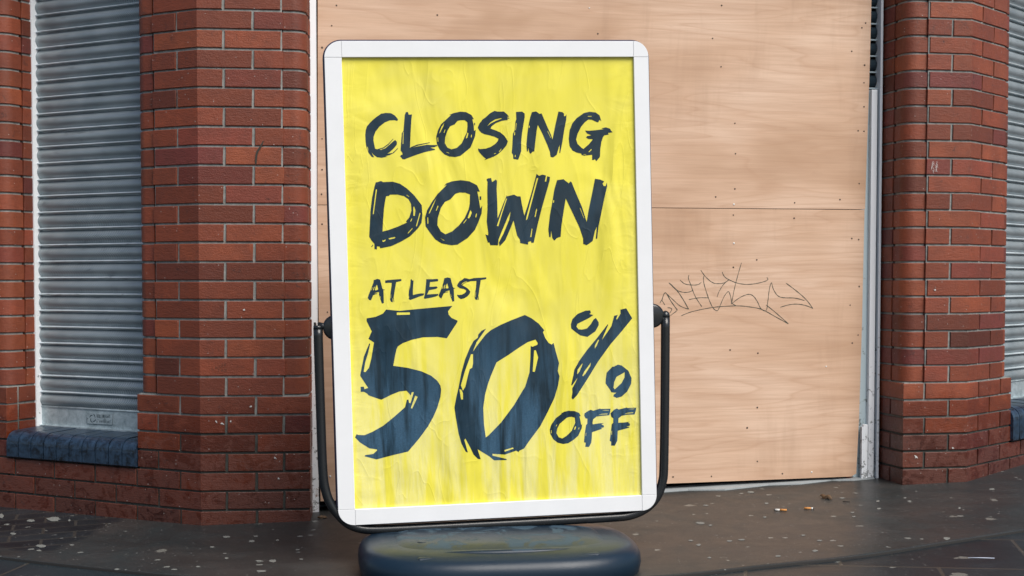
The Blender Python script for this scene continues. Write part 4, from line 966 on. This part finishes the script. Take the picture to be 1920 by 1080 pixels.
for x, y in ((-.25, -.262), (.25, -.262)): mb.box((x, y, .106), (.075, .034, .014), 0, None, .0075)
o = mb.build('base', M['base']); o.parent = sign
# ---------------------------------------------------------------- litter
def ground_thing(name, px, py, label, cat, build, ang, group=None):
    p = gpt(px, py, .002); e = empty(name, (p.x, p.y, gz(p.x, p.y)+.001), (0, 0, ang)); build(e); return tag(e, label, cat, group)
def butt(L, Lf, r, flip=1):
    def f(e):
        def t(x0, x1, m, nm, rr=r):
            mb = MB(); mb.tube([(x0, 0, rr), (x1, 0, rr)], rr, 12); o = mb.build(nm, M[m]); o.parent = e
        t(-L/2*flip, (-L/2+Lf)*flip, 'filter', 'filter'); t((-L/2+Lf)*flip, (L/2-.004)*flip, 'paper', 'paper_tube', r*.94); t((L/2-.004)*flip, L/2*flip, 'ash', 'burnt_tip', r*.88)
    return f
ground_thing('cigarette_butt', 1463, 957.5, 'longer cigarette butt with orange filter to the right and pale crushed stub', 'cigarette butt', butt(.050, .027, .0042, -1), R(-12))
ground_thing('cigarette_butt', 1517, 954.5, 'shorter cigarette butt, orange filter at its left, lying apart to the right', 'cigarette butt', butt(.038, .026, .0042, 1), R(-8))
def scrap(e):
    mb = MB(); n = 9; vs = []
    for i in range(n):
        x = -.035+.07*i/(n-1); wd = .010*math.sin(math.pi*(i+.8)/(n+.6))+.002
        for k in range(7):
            a_ = math.pi*k/6; vs.append((x, wd*math.cos(a_), .003+wd*1.1*math.sin(a_)+.004*math.sin(i*1.3)))
    mb.add(vs, [(i*7+k, (i+1)*7+k, (i+1)*7+k+1, i*7+k+1) for i in range(n-1) for k in range(6)], 0, True)
    o = mb.build('curled_leaf', M['leaf']); o.parent = e
ground_thing('dead_leaf', 1549, 934, 'curled brown dead leaf lying near the right end of the boards', 'leaf', scrap, R(-62))
def stick(L, r, m, nm):
    def f(e):
        mb = MB(); mb.tube([(-L/2, 0, r), (0, .001, r*1.2), (L/2, 0, r)], [r, r, r*.8], 8); o = mb.build(nm, M[m]); o.parent = e
    return f
ground_thing('drinking_straw', 1840, 1046.5, 'thin pale stick lying on the dark wet slabs at lower right', 'straw', stick(.085, .0016, 'straw', 'straw_tube'), R(-5))
ground_thing('twig', 1587, 941, 'tiny black twig beside the dead leaf', 'twig', stick(.028, .0018, 'ash', 'stem'), R(-8))
def chunk(r, m, nm, seed):
    def f(e):
        q_ = random.Random(seed); bm = bmesh.new(); bmesh.ops.create_icosphere(bm, subdivisions=2, radius=r)
        for v in bm.verts: v.co = Vector((v.co.x*1.5, v.co.y, max(0, v.co.z*.7+.2*r)))*(1+q_.uniform(-.25, .25))
        me = bpy.data.meshes.new(nm); bm.to_mesh(me); bm.free(); me.materials.append(M[m]); o = bpy.data.objects.new(nm, me); link(o); o.parent = e
    return f
ground_thing('brick_chip', 1592, 898, 'small reddish brick chip at the foot of the right door post', 'rubble', chunk(.013, 'stone', 'chip', 3), .3)
ground_thing('paper_scrap', 596, 951, 'small crumpled white scrap by the foot of the left pier', 'litter', chunk(.011, 'paper', 'crumple', 8), 1.2)
ground_thing('dried_leaf', 604, 971, 'tan crumbled leaf on the step behind the left tube', 'leaf', chunk(.012, 'leaf', 'crumbs', 12), .2)
# splashes and gum already trodden flat: part of the ground's own surface
def splats(parent_mat, lst, name, name_):
    mb = MB(); q_ = random.Random(5)
    for px, py, wpx, hpx in lst:
        n = 14; c = gpt(px, py); dzz = (.0016 if name_ == 'a' else .0016)+q_.uniform(0, .0004)
        low = None; vs = [(c.x, c.y, gz(c.x, c.y)+dzz)]
        for k in range(n):
            a_ = 2*math.pi*k/n; rr = q_.uniform(.72, 1.1); p = gpt(px+wpx/2*rr*math.cos(a_), py+hpx/2*rr*math.sin(a_)); vs.append((p.x, p.y, gz(p.x, p.y)+dzz-.0008))
        mb.add(vs, [(0, 1+k, 1+(k+1) % n) for k in range(n)])
    return mb.build(name, parent_mat)
gum = [(1313, 981, 17, 5), (1310, 1022, 11, 4), (1408, 923, 13, 4), (1368, 1014.5, 12, 3.5), (1390, 1012.5, 15, 3), (1528, 1033, 12, 4), (1459, 1043, 12, 3.5), (1537, 1014, 11, 3), (1332, 985, 8, 3), (1295, 1014, 9, 3), (1579, 934, 11, 2.5), (1302, 918, 18, 3), (1437, 944, 8, 3), (1601, 969, 9, 3), (1598, 961, 9, 2.5), (1648, 954, 8, 3.5), (1323, 948, 12, 2.5), (1330, 1046, 8, 3), (1775, 1010, 13, 6), (1705, 940, 9, 3), (1646, 940, 8, 3), (1434, 970, 7, 3), (1506, 1004, 9, 3), (1799, 953, 5, 4), (1697, 934, 6, 2.5), (1860, 917.5, 12, 3.5),
       (472, 1015, 13, 4.5), (425, 1007, 16, 4), (398, 1026, 9, 3), (425, 1047, 9, 3), (511, 1052, 16, 6), (486, 1052, 13, 3.5), (558, 1031, 9, 3), (520, 1013, 7, 3), (563, 1006, 15, 3), (590, 978, 12, 4), (327, 1068, 12, 3), (371, 1063, 9, 3), (490, 1071, 20, 4), (565, 1049, 9, 3)]
o = splats(M['gum'], gum, 'gum_spots', 'a'); tag(o, kind='stuff'); tag(o, 'pale flattened gum spots and drips scattered over the doorstep', 'gum spots')
gum2 = [(77, 1024, 19, 6), (73, 1032.5, 11, 3), (25, 1001, 11, 4.5), (58, 976.5, 17, 5), (100, 974, 28, 8.5), (130, 976, 5, 4), (14, 984, 5, 3), (3, 968, 9, 9), (135, 1022, 9, 2.5)]
o = splats(M['gum'], gum2, 'gum_spots', 'b'); tag(o, kind='stuff'); tag(o, 'pale gum and plaster splashes on the dark setts at lower left', 'gum spots')
